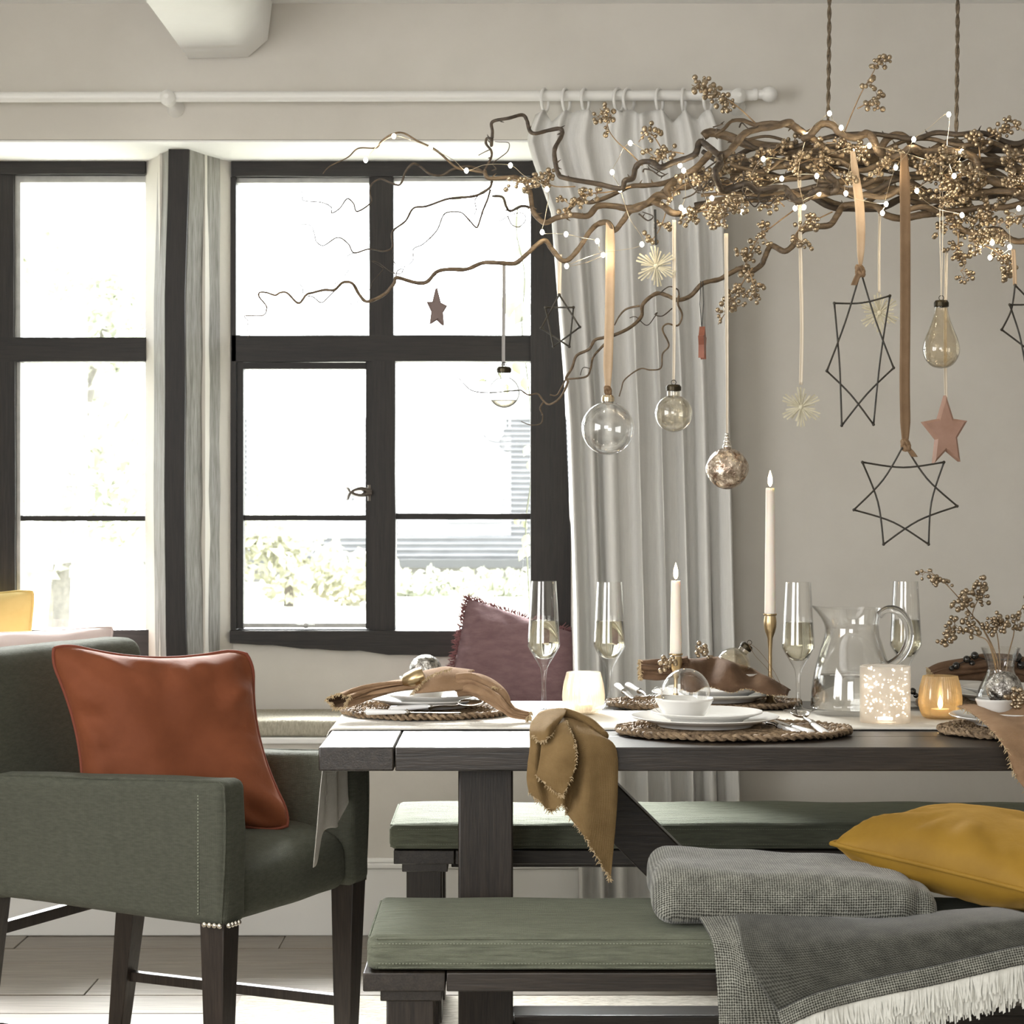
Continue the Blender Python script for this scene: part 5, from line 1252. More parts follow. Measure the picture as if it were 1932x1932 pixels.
# ------------------------------------------------------------------ hanging willow branch
BD = 4.45
hang = thing('hanging_branch', 'long twisted willow branch hanging over the table', 'branch', P(1600, 330, BD))
def branch(pts, r0, r1, dk=0, d0=0.0, d1=None, seed=0, name='branch', n=7, sides=8):
    """a crooked branch through (column, row) points; r in thousandths of a metre, d = offset in depth from the middle of the bundle"""
    d1 = d0 if d1 is None else d1
    m_ = len(pts) - 1
    q = cr([(a, b, BD + d0 + (d1 - d0) * i / m_ + .022 * noise.noise(Vector((i * .7, seed, a * .01)))) for i, (a, b) in enumerate(pts)], n)
    L = len(q) - 1
    rad = [(r0 + (r1 - r0) * (i / L)) * .001 * (1 + .16 * noise.noise(Vector((i * .45, seed * 3.1, 0)))) for i in range(L + 1)]
    mb = MB().tube([P(*k) for k in q], rad, sides)
    rr_ = random.Random(seed + len(pts))
    if r0 > 1.6:                                      # little buds and snags
        for k in range(max(1, L // 12)):
            i = rr_.randrange(2, L - 1); p = P(*q[i]); dr = Vector((rr_.uniform(-1, 1), rr_.uniform(-.5, .5), rr_.uniform(-.6, 1))).normalized()
            mb.tube([p, p + dr * (rad[i] + .004), p + dr * (rad[i] + .009) + Vector((.002, 0, .001))], [rad[i] * .6, .0014, .0005], 5)
    return mb.build(name, M['bark_shaded'] if dk else M['bark'], hang, smooth=70)
# left end, over the window
branch([(609, 328), (622, 314), (656, 297), (676, 280), (709, 279), (720, 266), (740, 253), (761, 251), (786, 265), (811, 277), (830, 289), (861, 316), (885, 321), (914, 326)], 1.0, 3.0, 0, -.02, 0, 1)
branch([(558, 362), (573, 364), (572, 378), (607, 382), (625, 391), (626, 402), (641, 393), (655, 375), (667, 384), (674, 399), (700, 382), (698, 366), (701, 348), (718, 338), (737, 345), (755, 348), (765, 324), (779, 309), (793, 314), (811, 328), (833, 331), (855, 319), (880, 314), (898, 317), (914, 327)], .7, 3.2, 1, .06, 0, 2, 'twig')
branch([(558, 424), (585, 425), (593, 441), (597, 456), (611, 463), (637, 448), (657, 460), (668, 477), (696, 470), (724, 474), (740, 466), (740, 438), (765, 417), (780, 393), (805, 389), (842, 376), (867, 373), (898, 369), (923, 355), (928, 342)], .7, 3.0, 1, .08, .01, 3, 'twig')
branch([(741, 473), (743, 494), (761, 504), (779, 491), (780, 470), (799, 460), (824, 435), (836, 407), (848, 400), (870, 401), (884, 414), (898, 429), (903, 423), (911, 398), (920, 376), (925, 358)], .6, 2.2, 1, .07, .02, 4, 'twig')
branch([(870, 440), (885, 418), (898, 398), (896, 378), (905, 366)], .5, 1.2, 1, .03, .03, 41, 'twig')
branch([(886, 405), (900, 395), (914, 405), (940, 417), (962, 406), (985, 402), (992, 414), (980, 428), (966, 424), (958, 408)], .6, 1.2, 1, .02, .03, 42, 'twig')
branch([(467, 637), (472, 630), (466, 622), (468, 606), (462, 596), (496, 595), (503, 583), (501, 575), (489, 560), (490, 552), (503, 552), (519, 557), (529, 552), (542, 553), (563, 572), (578, 556), (591, 552), (612, 547), (631, 547), (647, 533), (665, 535), (678, 556), (693, 569), (724, 556), (743, 535), (749, 524), (783, 533), (805, 532), (824, 513), (848, 508), (880, 508), (911, 496), (942, 496), (970, 497), (988, 485), (1013, 462), (1029, 454), (1041, 470), (1060, 491), (1075, 488), (1094, 466), (1112, 438), (1128, 423), (1147, 420), (1159, 435), (1175, 417), (1190, 398), (1220, 385)], .5, 6.6, 0, -.05, -.02, 5)
branch([(462, 593), (470, 557), (480, 565), (478, 575), (488, 583), (502, 579)], .5, .7, 1, -.05, -.05, 6, 'twig')
branch([(542, 553), (556, 534), (570, 541), (573, 556), (590, 560), (606, 571), (620, 560), (632, 548)], .6, 1.3, 1, -.03, -.03, 7, 'twig')
branch([(563, 572), (562, 552), (580, 545), (600, 540), (616, 541), (640, 530), (660, 505), (655, 485), (668, 477)], .5, .9, 1, -.03, .02, 8, 'twig')
branch([(580, 530), (602, 532), (614, 522), (630, 532), (645, 553), (668, 577), (678, 560)], .5, .8, 1, -.02, -.02, 9, 'twig')
branch([(678, 560), (696, 548), (704, 530), (720, 512), (722, 505), (702, 493), (715, 496), (738, 513), (756, 516), (760, 507), (750, 511), (747, 522)], .6, 1.1, 1, -.03, -.04, 10, 'twig')
branch([(929, 370), (948, 372), (955, 389), (963, 398), (985, 389), (1002, 392)], 2.4, 3.0, 1, .04, .04, 11)
branch([(914, 322), (921, 336), (948, 336), (973, 334), (991, 345), (1000, 364), (1004, 392), (1012, 408), (1029, 420), (1050, 411), (1078, 406), (1109, 407), (1128, 389), (1159, 389), (1184, 393), (1210, 388), (1240, 375), (1262, 356), (1300, 350), (1340, 330), (1390, 320), (1450, 330)], 4.2, 9.0, 0, 0, .02, 12)
branch([(914, 320), (926, 299), (927, 285), (917, 271), (919, 261), (926, 263), (927, 275), (929, 249), (929, 230), (960, 223), (985, 217), (994, 227), (999, 246), (1010, 252), (1035, 246), (1057, 243), (1060, 255), (1047, 280), (1047, 302), (1053, 327), (1066, 336), (1128, 347), (1171, 356), (1179, 341), (1194, 336), (1199, 317), (1210, 306), (1230, 306), (1246, 316), (1269, 307), (1298, 298), (1313, 289), (1321, 268), (1339, 279), (1355, 292)], 2.2, 7.2, 1, -.06, -.14, 13)
branch([(903, 293), (914, 287), (927, 281)], .8, 1.2, 1, -.04, -.05, 43, 'twig')
branch([(934, 267), (942, 268), (960, 270), (958, 285), (944, 297), (930, 308), (936, 318), (928, 322)], .6, 1.5, 1, -.02, 0, 44, 'twig')
branch([(1357, 290), (1358, 310), (1349, 325), (1355, 346), (1362, 359), (1383, 355), (1409, 347), (1427, 359), (1461, 355), (1481, 355), (1495, 372), (1507, 380), (1523, 373), (1543, 358), (1565, 362), (1577, 358), (1577, 345), (1567, 335), (1550, 322), (1520, 312), (1480, 306)], 7.6, 7.0, 1, -.14, -.05, 14)
branch([(1355, 292), (1372, 289), (1388, 272), (1404, 253), (1427, 244), (1466, 237), (1487, 231), (1500, 240), (1517, 252), (1541, 268), (1560, 285), (1590, 292)], 7.4, 8.6, 0, -.13, -.02, 15)
branch([(1349, 253), (1365, 244), (1380, 229), (1401, 227), (1424, 235), (1450, 232), (1475, 234), (1500, 240)], 3.2, 6.2, 0, -.06, -.06, 16)
branch([(1326, 258), (1340, 250), (1370, 256), (1400, 268), (1440, 276), (1500, 284), (1580, 298), (1660, 300)], 9.5, 13, 0, .08, .06, 17)
branch([(1515, 262), (1530, 254), (1548, 235), (1569, 236), (1587, 252), (1613, 260), (1636, 252), (1649, 265), (1657, 285), (1678, 296), (1701, 291), (1720, 280), (1742, 292)], 7.5, 9, 0, -.06, -.06, 18)
branch([(1660, 285), (1674, 262), (1695, 254), (1712, 262), (1722, 275), (1750, 285), (1763, 280), (1781, 270), (1807, 267), (1828, 285), (1859, 283), (1882, 273), (1932, 278), (2010, 272), (2080, 280)], 8, 5, 0, .0, .03, 19)
branch([(1740, 290), (1790, 285), (1836, 296), (1850, 324), (1872, 340), (1911, 360), (1950, 382), (2020, 400)], 9, 10, 0, -.02, -.04, 20)
branch([(1820, 318), (1850, 315), (1872, 311), (1898, 312), (1932, 329), (1990, 335), (2060, 330)], 6, 5, 0, .05, .05, 21)
branch([(1760, 400), (1785, 404), (1805, 423), (1820, 435), (1845, 440), (1868, 433), (1887, 435), (1906, 451), (1932, 455), (1990, 440)], 6, 7, 0, -.02, -.03, 22)
branch([(1700, 400), (1740, 390), (1770, 398), (1820, 396), (1859, 391), (1898, 391), (1940, 383), (2000, 390)], 6, 6.5, 0, -.04, -.04, 23)
branch([(1068, 402), (1090, 380), (1115, 382), (1150, 370), (1188, 352), (1220, 350), (1255, 345), (1290, 330), (1330, 318)], 4, 6, 0, .05, .05, 24)
branch([(1190, 398), (1212, 390), (1240, 368), (1262, 372), (1258, 355), (1282, 336), (1310, 320), (1330, 300), (1345, 282)], 6, 7.5, 0, -.04, -.06, 25)
branch([(1225, 376), (1250, 388), (1270, 402), (1300, 400), (1330, 388), (1356, 380), (1400, 366), (1440, 345), (1500, 335), (1560, 330)], 7, 8, 0, -.02, .02, 26)
branch([(1440, 320), (1480, 312), (1530, 320), (1545, 340), (1575, 345), (1610, 340), (1640, 352), (1690, 358), (1740, 372), (1790, 380)], 8, 9, 0, .0, .02, 27)
for k in range(13):                                    # the inner tangle
    y0 = 255 + 11.5 * k + R.uniform(-6, 6); pts = []; x = 1310 + R.uniform(0, 120); yv = y0
    while x < 2090:
        pts.append((x, yv)); x += R.uniform(38, 62)
        yv = y0 + (330 - y0) * .15 + R.uniform(-17, 17)
    branch(pts, R.uniform(3, 6), R.uniform(6, 10), 1 if k % 3 == 0 else 0, R.uniform(-.06, .16), R.uniform(-.06, .16), 60 + k, n=6)
# low diagonal branch toward the window
branch([(983, 736), (997, 745), (1014, 743), (1025, 756), (1037, 763), (1057, 750), (1071, 722), (1068, 713), (1079, 694), (1088, 671), (1111, 659), (1122, 642), (1139, 637), (1162, 631), (1190, 617), (1210, 597), (1213, 574), (1238, 554), (1259, 558), (1279, 566), (1303, 558), (1326, 535), (1357, 527), (1375, 517), (1399, 506), (1414, 514), (1436, 500), (1442, 488), (1455, 464), (1481, 474), (1502, 456), (1512, 436), (1541, 428), (1566, 424), (1580, 405), (1592, 389), (1621, 386), (1652, 389), (1670, 405), (1701, 412), (1740, 405), (1775, 402)], 1.6, 8.2, 0, .10, .03, 30)
branch([(842, 711), (861, 710), (876, 725), (891, 737), (920, 741), (960, 738), (983, 736)], .6, 1.6, 1, .12, .10, 31, 'twig')
branch([(983, 795), (1002, 802), (1020, 799), (1024, 785), (1019, 770), (1026, 758)], .8, 2.0, 0, .10, .10, 32, 'twig')
branch([(1038, 745), (1052, 744), (1068, 714), (1071, 715), (1105, 711), (1114, 696), (1119, 674), (1136, 654), (1150, 640)], 1.6, 2.8, 0, .12, .11, 33)
branch([(1159, 614), (1168, 597), (1182, 583), (1207, 577)], 1.4, 2.6, 0, .10, .08, 34)
branch([(1095, 708), (1100, 694), (1112, 695)], .8, 1.0, 1, .12, .12, 35, 'twig')
branch([(1168, 748), (1172, 735), (1179, 716), (1207, 696), (1227, 698), (1247, 694), (1250, 668), (1262, 651), (1250, 622), (1259, 611), (1279, 614), (1287, 594), (1279, 574), (1281, 558)], 1.3, 2.4, 0, .06, .04, 36, 'twig')
branch([(1188, 600), (1200, 598), (1220, 614), (1235, 598), (1240, 590), (1236, 594), (1250, 596), (1268, 582)], .9, 1.3, 1, .08, .06, 37, 'twig')
branch([(1245, 553), (1262, 541), (1278, 546), (1281, 556)], 1.2, 1.6, 1, .04, .04, 38, 'twig')
# fine dark tendrils in front
for i, pts in enumerate([[(1293, 318), (1300, 340), (1305, 352), (1318, 360), (1332, 350), (1340, 338), (1346, 345), (1340, 352), (1337, 345), (1350, 330)], [(1213, 325), (1216, 319), (1230, 322), (1245, 332), (1254, 330), (1246, 325), (1224, 312), (1232, 307), (1240, 317)],
                         [(1288, 375), (1310, 365), (1324, 345), (1332, 346), (1326, 360), (1332, 378), (1330, 387)], [(1404, 348), (1402, 362), (1412, 378), (1424, 390), (1434, 380), (1446, 376), (1444, 384), (1434, 380), (1430, 368), (1440, 360)],
                         [(1440, 382), (1452, 386), (1470, 370), (1484, 372), (1488, 366), (1480, 372), (1492, 380), (1505, 381)], [(1355, 337), (1370, 336), (1385, 344), (1396, 334), (1406, 342)], [(1404, 340), (1402, 324), (1408, 330)],
                         [(1205, 403), (1222, 416), (1232, 408), (1212, 400)], [(1330, 320), (1360, 300), (1392, 292), (1420, 305)], [(1395, 240), (1400, 232), (1413, 243), (1430, 240)], [(1345, 240), (1352, 238), (1364, 234)]]):
    branch(pts, 1.7, 1.0, 1, -.12, -.12, 80 + i, 'twig', n=6)

# ropes to the ceiling
def rope(label, px, row, d):
    root = thing('hanging_rope', label, 'rope', P(px, row, d), 'jute ropes of the hanging branch')
    z0 = P(px, row, d).z; n = 90
    for s in range(2):
        pts = []
        for i in range(n + 1):
            t = i / n; z = z0 + (ceil_z - z0) * t; th = t * 66 + s * pi; c = P(px - 4 * (1 - t) * 0 + 3 * math.sin(t * 3), 0, d)
            pts.append((c.x + .0022 * math.cos(th), d + .0022 * math.sin(th), z))
        MB().tube(pts, .0026, 6).build('strand', M['jute'], root)
rope('dark jute rope holding the branch, nearer the curtain', 1562, 236, BD)
rope('dark twisted jute rope holding the branch, farther from the curtain', 1804, 262, BD)

# gold berry sprigs
berry_me = [None]
def sprig(label, pts, n, spread, start=.25, d=0.0, single=False, seed=0, r=5.0, root_h=None, base_d=None, group='gold berry sprigs in the hanging branch', stem_r=.0011):
    rr_ = random.Random(seed * 13 + 5); bd = base_d or (BD + d)
    root = thing('berry_sprig', label, 'sprig', P(pts[0][0], pts[0][1], bd), group)
    q = [P(a, b, bd + .03 * math.sin(a * .05 + seed)) for a, b in cr(pts, 8)]
    st_ = MB().tube(q, [stem_r * 1.4 - stem_r * .7 * i / len(q) for i in range(len(q))], 6)
    bm2 = MB(); k = bd / F; cl = []; singles = []
    while len(cl) < n:
        i = int((start + (1 - start) * rr_.random() ** .8) * (len(q) - 1))
        o = q[i]; hub = o + Vector((rr_.gauss(0, spread * .5) * k, rr_.gauss(0, spread * .5) * k, rr_.gauss(0, spread * .5) * k))
        st_.tube([o, o.lerp(hub, .6) + Vector((0, 0, .002)), hub], stem_r * .55, 4)
        for _ in range(rr_.randint(3, 6)):
            rb = r * k * rr_.uniform(.62, 1.12)
            dirv = Vector((rr_.gauss(0, 1), rr_.gauss(0, 1), rr_.gauss(0, 1))).normalized()
            p = hub + dirv * (rb * 2.0 + .002)
            if any((p - c).length < (rb + rc) * .85 for c, rc in cl[-40:]): p = p + dirv * rb
            st_.tube([hub, p], stem_r * .4, 4); cl.append((p, rb))
    st_.build('stem', M['goldstem'], root, smooth=60)
    for p, rb in cl:
        if single:
            if berry_me[0] is None:
                t0 = MB().sphere((0, 0, 0), 1.0, 12, 9).build('berry', M['gold'], None, world=False, smooth=90); berry_me[0] = t0.data; bpy.data.objects.remove(t0)
            o = bpy.data.objects.new('berry', berry_me[0]); COL.objects.link(o); o.parent = root; o.location = p - root.location; o.scale = (rb,) * 3
        else: bm2.sphere(p, rb, 9, 7)
    if not single: tag(bm2.build('berries', M['gold'], root, smooth=90), None, None, kind='stuff')
    return root
sprig('gold berry sprig rising between the curtain rings and the lit bulb over the curtain', [(1212, 312), (1190, 290), (1165, 268), (1150, 248), (1142, 222), (1132, 205)], 26, 17, .55, -.05, True, 1)
sprig('small gold berry sprig curling up before the curtain pleats', [(1258, 300), (1245, 275), (1232, 256), (1218, 252), (1205, 268)], 16, 10, .5, -.03, True, 2)
sprig('long gold berry sprig reaching up across the curtain pole finial', [(1425, 232), (1390, 200), (1360, 180), (1330, 172), (1305, 160)], 62, 16, .12, -.05, True, 3)
sprig('tall thin gold berry sprig standing up between the two ropes', [(1590, 258), (1607, 215), (1625, 175), (1640, 150), (1652, 128), (1665, 105)], 26, 12, .66, -.03, True, 4)
sprig('short gold berry sprig branching from the tall thin one between the ropes', [(1618, 205), (1630, 198), (1645, 188), (1658, 186)], 14, 10, .4, -.03, True, 5)
sprig('gold berry sprig at the window end of the branch, before the dark jamb', [(1085, 352), (1050, 352), (1030, 345), (1010, 335), (985, 345), (965, 338)], 46, 14, .2, -.02, True, 6)
sprig('gold berry sprig lying along the thick branch in front of the curtain edge', [(1190, 352), (1150, 362), (1110, 366), (1085, 378), (1065, 400)], 40, 12, .3, -.04, True, 7)
sprig('gold berry sprig trailing under the branch beside the upper straw snowflake', [(1258, 395), (1250, 420), (1240, 440), (1228, 455)], 18, 10, .2, -.04, True, 8)
sprig('gold berry sprig at the far end of the branch, arching upward past the rope', [(1845, 310), (1850, 280), (1862, 262), (1890, 250), (1920, 236)], 44, 15, .25, -.04, True, 9)
sprig('gold berry sprig standing left of the arching one past the rope', [(1850, 300), (1846, 275), (1838, 255), (1835, 245)], 16, 9, .4, -.05, True, 10)
sprig('gold berry sprig hanging lowest beside the pear shaped ornament', [(1800, 420), (1808, 450), (1806, 480), (1820, 500), (1812, 512)], 40, 12, .4, -.05, True, 11)
sprig('gold berry sprig hanging at the far end, over the cut off twig star', [(1850, 460), (1880, 475), (1900, 500), (1908, 525)], 36, 11, .45, -.06, True, 12)
sprig('gold berry sprig hanging along the low branch, over the embossed ball', [(1500, 395), (1460, 425), (1430, 450), (1410, 490), (1398, 520)], 60, 16, .35, .02, True, 13)
sprig('gold berry sprig dangling lowest from the low branch by the curtain hem line', [(1420, 505), (1400, 535), (1390, 560), (1372, 585), (1355, 612)], 46, 13, .3, .0, True, 14)
sprig('gold berry sprig drooping just off the low branch, toward the straw snowflake', [(1412, 510), (1420, 530), (1424, 550), (1415, 560)], 16, 9, .4, -.02, True, 15)
sprig('gold berry sprig in the crook of the low branch, near the ochre ribbon star', [(1570, 400), (1545, 412), (1520, 425), (1500, 445), (1522, 460)], 30, 11, .2, -.01, True, 16)
DL = 'gold berry sprig tucked among the thick stems of the hanging branch'
DG = 'gold berry sprigs buried in the hanging branch'
k = 20
for (a, b, c, d_, n, s) in [(1500, 270, 1440, 300, 60, 18), (1400, 300, 1330, 340, 50, 18), (1560, 300, 1490, 320, 70, 20), (1450, 340, 1370, 350, 50, 16), (1420, 380, 1340, 410, 70, 18), (1340, 400, 1300, 415, 24, 12),
                            (1330, 340, 1260, 370, 40, 16), (1290, 290, 1235, 300, 24, 12), (1480, 390, 1450, 380, 20, 12), (1620, 285, 1560, 270, 40, 18), (1690, 300, 1650, 340, 36, 14), (1740, 300, 1680, 310, 50, 16),
                            (1800, 300, 1740, 320, 70, 20), (1800, 330, 1720, 360, 70, 20), (1850, 320, 1790, 350, 80, 20), (1850, 350, 1770, 390, 90, 22), (1830, 390, 1780, 430, 80, 18), (1870, 400, 1820, 440, 80, 18),
                            (1880, 440, 1840, 460, 60, 16), (1930, 350, 1880, 380, 50, 16), (1960, 300, 1890, 300, 50, 18), (1960, 410, 1890, 420, 30, 12), (1960, 330, 1900, 350, 40, 16), (1600, 350, 1540, 300, 40, 18)]:
    vert = 'high' if (b + d_) / 2 < 318 else ('midway' if (b + d_) / 2 < 372 else 'low')
    mark = next(t for lim, t in ((1300, 'over the curtain folds'), (1400, 'at the curtain edge'), (1530, 'before the first rope'), (1640, 'by the ochre ribbon'), (1730, 'by the long brown ribbon'), (1800, 'above the pear shaped bulb'), (1860, 'just past the second rope'), (9999, 'at the far thick end')) if (a + c) / 2 < lim)
    sprig('gold berry sprig buried ' + vert + ' in the hanging branch, ' + mark, [(a, b), ((a + c) / 2, (b + d_) / 2 - 8), (c, d_)], n, s, .0, R.uniform(-.10, -.02), False, k, group=DG); k += 1
# sprigs in the vase
VG_ = 'gold berry sprigs in the vase'
sprig('golden berry sprig in the vase leaning furthest toward the jug', [(1885, 1318), (1875, 1235), (1856, 1190), (1834, 1160), (1800, 1118), (1770, 1090), (1742, 1078)], 60, 12, .42, 0, True, 41, r=5.0, base_d=4.62, group=VG_)
sprig('golden berry sprig in the vase pointing straight up', [(1890, 1318), (1880, 1240), (1852, 1180), (1835, 1160), (1846, 1128), (1852, 1100)], 34, 12, .62, 0, True, 42, r=5.0, base_d=4.63, group=VG_)
sprig('golden berry sprig in the vase drooping low over the tealight', [(1890, 1318), (1868, 1220), (1845, 1200), (1815, 1190), (1798, 1185), (1785, 1212)], 44, 11, .45, 0, True, 43, r=5.0, base_d=4.60, group=VG_)
sprig('golden berry sprig in the vase, short and dense at the rim', [(1890, 1318), (1885, 1225), (1880, 1190), (1878, 1175)], 40, 15, .6, 0, True, 44, r=4.6, base_d=4.62, group=VG_)
sprig('golden berry sprig in the vase leaning away from the jug', [(1892, 1318), (1902, 1240), (1912, 1200), (1916, 1170), (1930, 1145), (1950, 1120)], 34, 10, .6, 0, True, 45, r=5.0, base_d=4.62, group=VG_)
sprig('gold berry sprig lying on the plate in front of the crumpled silver ball', [(1950, 1330), (1930, 1322), (1915, 1315), (1912, 1305)], 26, 11, .1, 0, True, 46, r=5.2, base_d=4.16, group='gold berry sprigs on the table')
sprig('gold berries wired round the dark brown napkin on the far side', [(1345, 1238), (1330, 1236), (1318, 1228), (1312, 1218)], 12, 6, .2, 0, True, 47, r=5.0, base_d=4.69, group='gold berry sprigs on the table')
sprig('gold berries beside the shorter candlestick, on the dark brown napkin', [(1262, 1262), (1258, 1250), (1252, 1246)], 11, 7, .1, 0, True, 48, r=5.0, base_d=4.685, group='gold berry sprigs on the table')

# fairy lights wound through the branch
bulbs = [(690, 302), (743, 257), (812, 279), (880, 322), (963, 312), (1032, 357), (1023, 438), (1068, 442), (1127, 455), (1138, 481), (1069, 502), (1211, 461), (1170, 358), (1155, 325), (1189, 270), (1283, 312), (1290, 322), (1285, 392), (1291, 398), (1343, 374), (1475, 337), (1541, 332), (1545, 365), (1500, 393), (1517, 391), (1523, 255), (1565, 214), (1587, 241), (1608, 284), (1596, 365), (1672, 385), (1665, 402), (1690, 316), (1724, 263), (1790, 216), (1800, 332), (1815, 286), (1730, 360), (1815, 406), (1850, 462), (1872, 458), (1868, 486), (1905, 466), (1922, 393), (1940, 340), (1640, 275), (1440, 300), (1400, 400)]
fl_root = thing('fairy_lights', 'string of warm fairy lights wound through the hanging branch', 'fairy lights', P(1400, 330, BD))
wp = []
for i, (a, b) in enumerate(bulbs):
    d = BD - .10 + .05 * math.sin(i * 2.3); wp.append((a, b, d))
    if i + 1 < len(bulbs):
        a2, b2 = bulbs[i + 1]; L = math.hypot(a2 - a, b2 - b)
        wp.append(((a + a2) / 2 + R.uniform(-.12, .12) * L, (b + b2) / 2 + .16 * min(L, 120) * R.uniform(-.6, 1), BD - .09 + R.uniform(-.03, .05)))
MB().tube([P(*q) for q in cr(wp, 8)], .00055, 5).build('wire', M['fairy_wire'], fl_root)
bme = None
for i, (a, b) in enumerate(bulbs):
    c = P(a, b, BD - .10 + .05 * math.sin(i * 2.3))
    if bme is None:
        t0 = MB().sphere((0, 0, 0), .0042, 10, 8, (1, 1, 1.3)).build('bulb', M['bulb'], None, world=False, smooth=90); bme = t0.data; bpy.data.objects.remove(t0)
    o = bpy.data.objects.new('bulb', bme); COL.objects.link(o); o.parent = fl_root; o.location = c - fl_root.location

# ------------------------------------------------------------------ things hanging from the branch
def strip(par, pts, wpx, d, m, th=.0008, name='ribbon', twist=None):
    q = cr(pts, 8); rows = []
    for i, (a, b) in enumerate(q):
        t = i / (len(q) - 1); w_ = wpx(t) if callable(wpx) else wpx; an = twist(t) if twist else .12
        c = P(a, b, d); k = w_ * d / F / 2
        rows.append([c + Vector((math.cos(an) * k * s, math.sin(an) * k * s + .0015 * (1 - s * s), 0)) for s in (-1, -.5, 0, .5, 1)])
    o = MB().grid(rows).build(name, m, par, smooth=70); return solid(o, th)
def cordloop(par, px, r0, r1, d, m, gap=4, r=.0007, name='cord'):
    mb = MB(); mb.tube([P(px - gap * .3, r0, d), P(px - gap / 2, (r0 + r1) / 2, d), P(px, r1, d)], r, 6); mb.tube([P(px + gap * .3, r0, d + .004), P(px + gap / 2, (r0 + r1) / 2, d), P(px, r1, d)], r, 6)
    return mb.build(name, m, par)
def knot(par, px, py, d, s, m, tails=()):
    mb = MB(); c = P(px, py, d); k = d / F
    for a in (0, 1.2, 2.3):
        mb.tube([c + Vector((math.cos(a + t) * s * k * .7, math.sin(t * 2) * s * k * .5, math.sin(t) * s * k)) for t in [2 * pi * i / 12 for i in range(13)]], s * k * .42, 7, cap=False)
    mb.build('knot', m, par, smooth=70)
    for tl in tails: strip(par, tl, 12, d - .006, m)
def clay_star(label, pts, d, th, m, rib):
    cx = sum(p[0] for p in pts) / len(pts); cyv = sum(p[1] for p in pts) / len(pts)
    root = thing('star_ornament', label, 'ornament', P(pts[0][0], pts[0][1], d))
    k = .86; fr = [P(cx + (a - cx) * k, cyv + (b - cyv) * k, d - th / 2) for a, b in pts]; f2 = [P(a, b, d - th / 2 + .004) for a, b in pts]
    b2 = [q + Vector((-.004, th - .008, 0)) for q in f2]; bk = [q + Vector((-.004, th, 0)) for q in fr]
    n = len(pts); mb = MB(); mb.add(fr + f2 + b2 + bk, [tuple(range(n))] + [tuple(3 * n + i for i in range(n))[::-1]] + [(L * n + i, L * n + (i + 1) % n, (L + 1) * n + (i + 1) % n, (L + 1) * n + i) for L in range(3) for i in range(n)])
    mb.build('star', m, root, smooth=25); return root
s1 = clay_star('small dark clay star hanging against the bright window', [(825, 544), (832, 571), (844, 577), (836, 590), (838, 614), (826, 603), (814, 611), (817, 588), (808, 569), (819, 569)], 4.42, .012, M['clay_dark'], None)
cordloop(s1, 825, 510, 546, 4.42, M['cream_rib'], 6)
s2 = clay_star('copper coloured clay star hanging below the pear shaped glass', [(1785, 746), (1799, 790), (1825, 794), (1806, 826), (1812, 871), (1786, 849), (1763, 874), (1768, 829), (1742, 796), (1772, 790)], 4.40, .017, M['clay'], None)
strip(s2, [(1786, 470), (1784, 600), (1784, 700), (1785, 752)], 6, 4.43, M['cream_rib'])
s3 = thing('star_ornament', 'reddish clay star hanging edge-on before the curtain', 'ornament', P(1325, 683, 4.5))
yy = [(0, .0), (.018, -.02), (.030, -.022), (.020, -.040), (.024, -.068), (0, -.052), (-.024, -.068), (-.020, -.040), (-.030, -.022), (-.018, -.02)]
c = P(1325, 616, 4.5); n = 10; mb = MB()
rt = Matrix.Rotation(1.38, 3, 'Z')
mb.add([c + rt @ Vector((a, -.006, b)) for a, b in yy] + [c + rt @ Vector((a, .006, b)) for a, b in yy], [tuple(range(n)), tuple(range(n, 2 * n))[::-1]] + [(i, (i + 1) % n, n + (i + 1) % n, n + i) for i in range(n)])
mb.build('star', mat('red_clay', (0.22, 0.075, 0.045), (.3, .11, .07), rough=.5, scale=20), s3, smooth=20)
cordloop(s3, 1324, 530, 618, 4.5, M['black'], 7, .0009)

def twig_star(label, pts, d, r, bow=.06):
    root = thing('twig_star', label, 'ornament', P(pts[0][0], pts[0][1], d), 'dark twig stars'); n = len(pts)
    cx = sum(p[0] for p in pts) / n; cyv = sum(p[1] for p in pts) / n
    for i in range(n):
        a, b = pts[i], pts[(i + 2) % n]
        mx, my = (a[0] + b[0]) / 2, (a[1] + b[1]) / 2
        q = cr([(a[0], a[1]), (mx + (cx - mx) * bow * 2.2, my + (cyv - my) * bow * 2.2), (b[0], b[1])], 6); L = len(q) - 1
        mb = MB().tube([P(x, yv, d + .005 * math.sin(pi * 2 * k / L + i)) for k, (x, yv) in enumerate(q)], [r * 1.25] + [r] * (L - 1) + [r * 1.25], 7)
        mb.sphere(P(a[0], a[1], d), r * 1.7, 8, 6)
        mb.build('stick', M['wire'], root, smooth=60)
    return root
t3 = twig_star('small dark twig star hanging by the window jamb', [(1055, 556), (1082, 580), (1094, 617), (1074, 654), (1044, 654), (1021, 619), (1029, 580)], 4.45, .0019, .0)
strip(t3, [(1057, 480), (1056, 520), (1055, 556)], 7, 4.45, M['cream_rib'])
t10 = twig_star('tall narrow dark twig star on a velvet ribbon, in front of a straw snowflake', [(1624, 512), (1679, 558), (1686, 694), (1648, 801), (1588, 803), (1560, 700), (1574, 572)], 4.36, .0019, .03)
strip(t10, [(1609, 285), (1614, 330), (1621, 380), (1624, 430), (1624, 475), (1623, 508)], lambda t: 8 + 10 * math.sin(pi * min(1, t * 1.05)) ** .7, 4.36, M['velvet_rib'], twist=lambda t: .1 + .9 * (t > .8) * (t - .8) * 5)
knot(t10, 1623, 511, 4.355, 9, M['brown_rib'], [[(1622, 514), (1616, 526), (1611, 538)]])
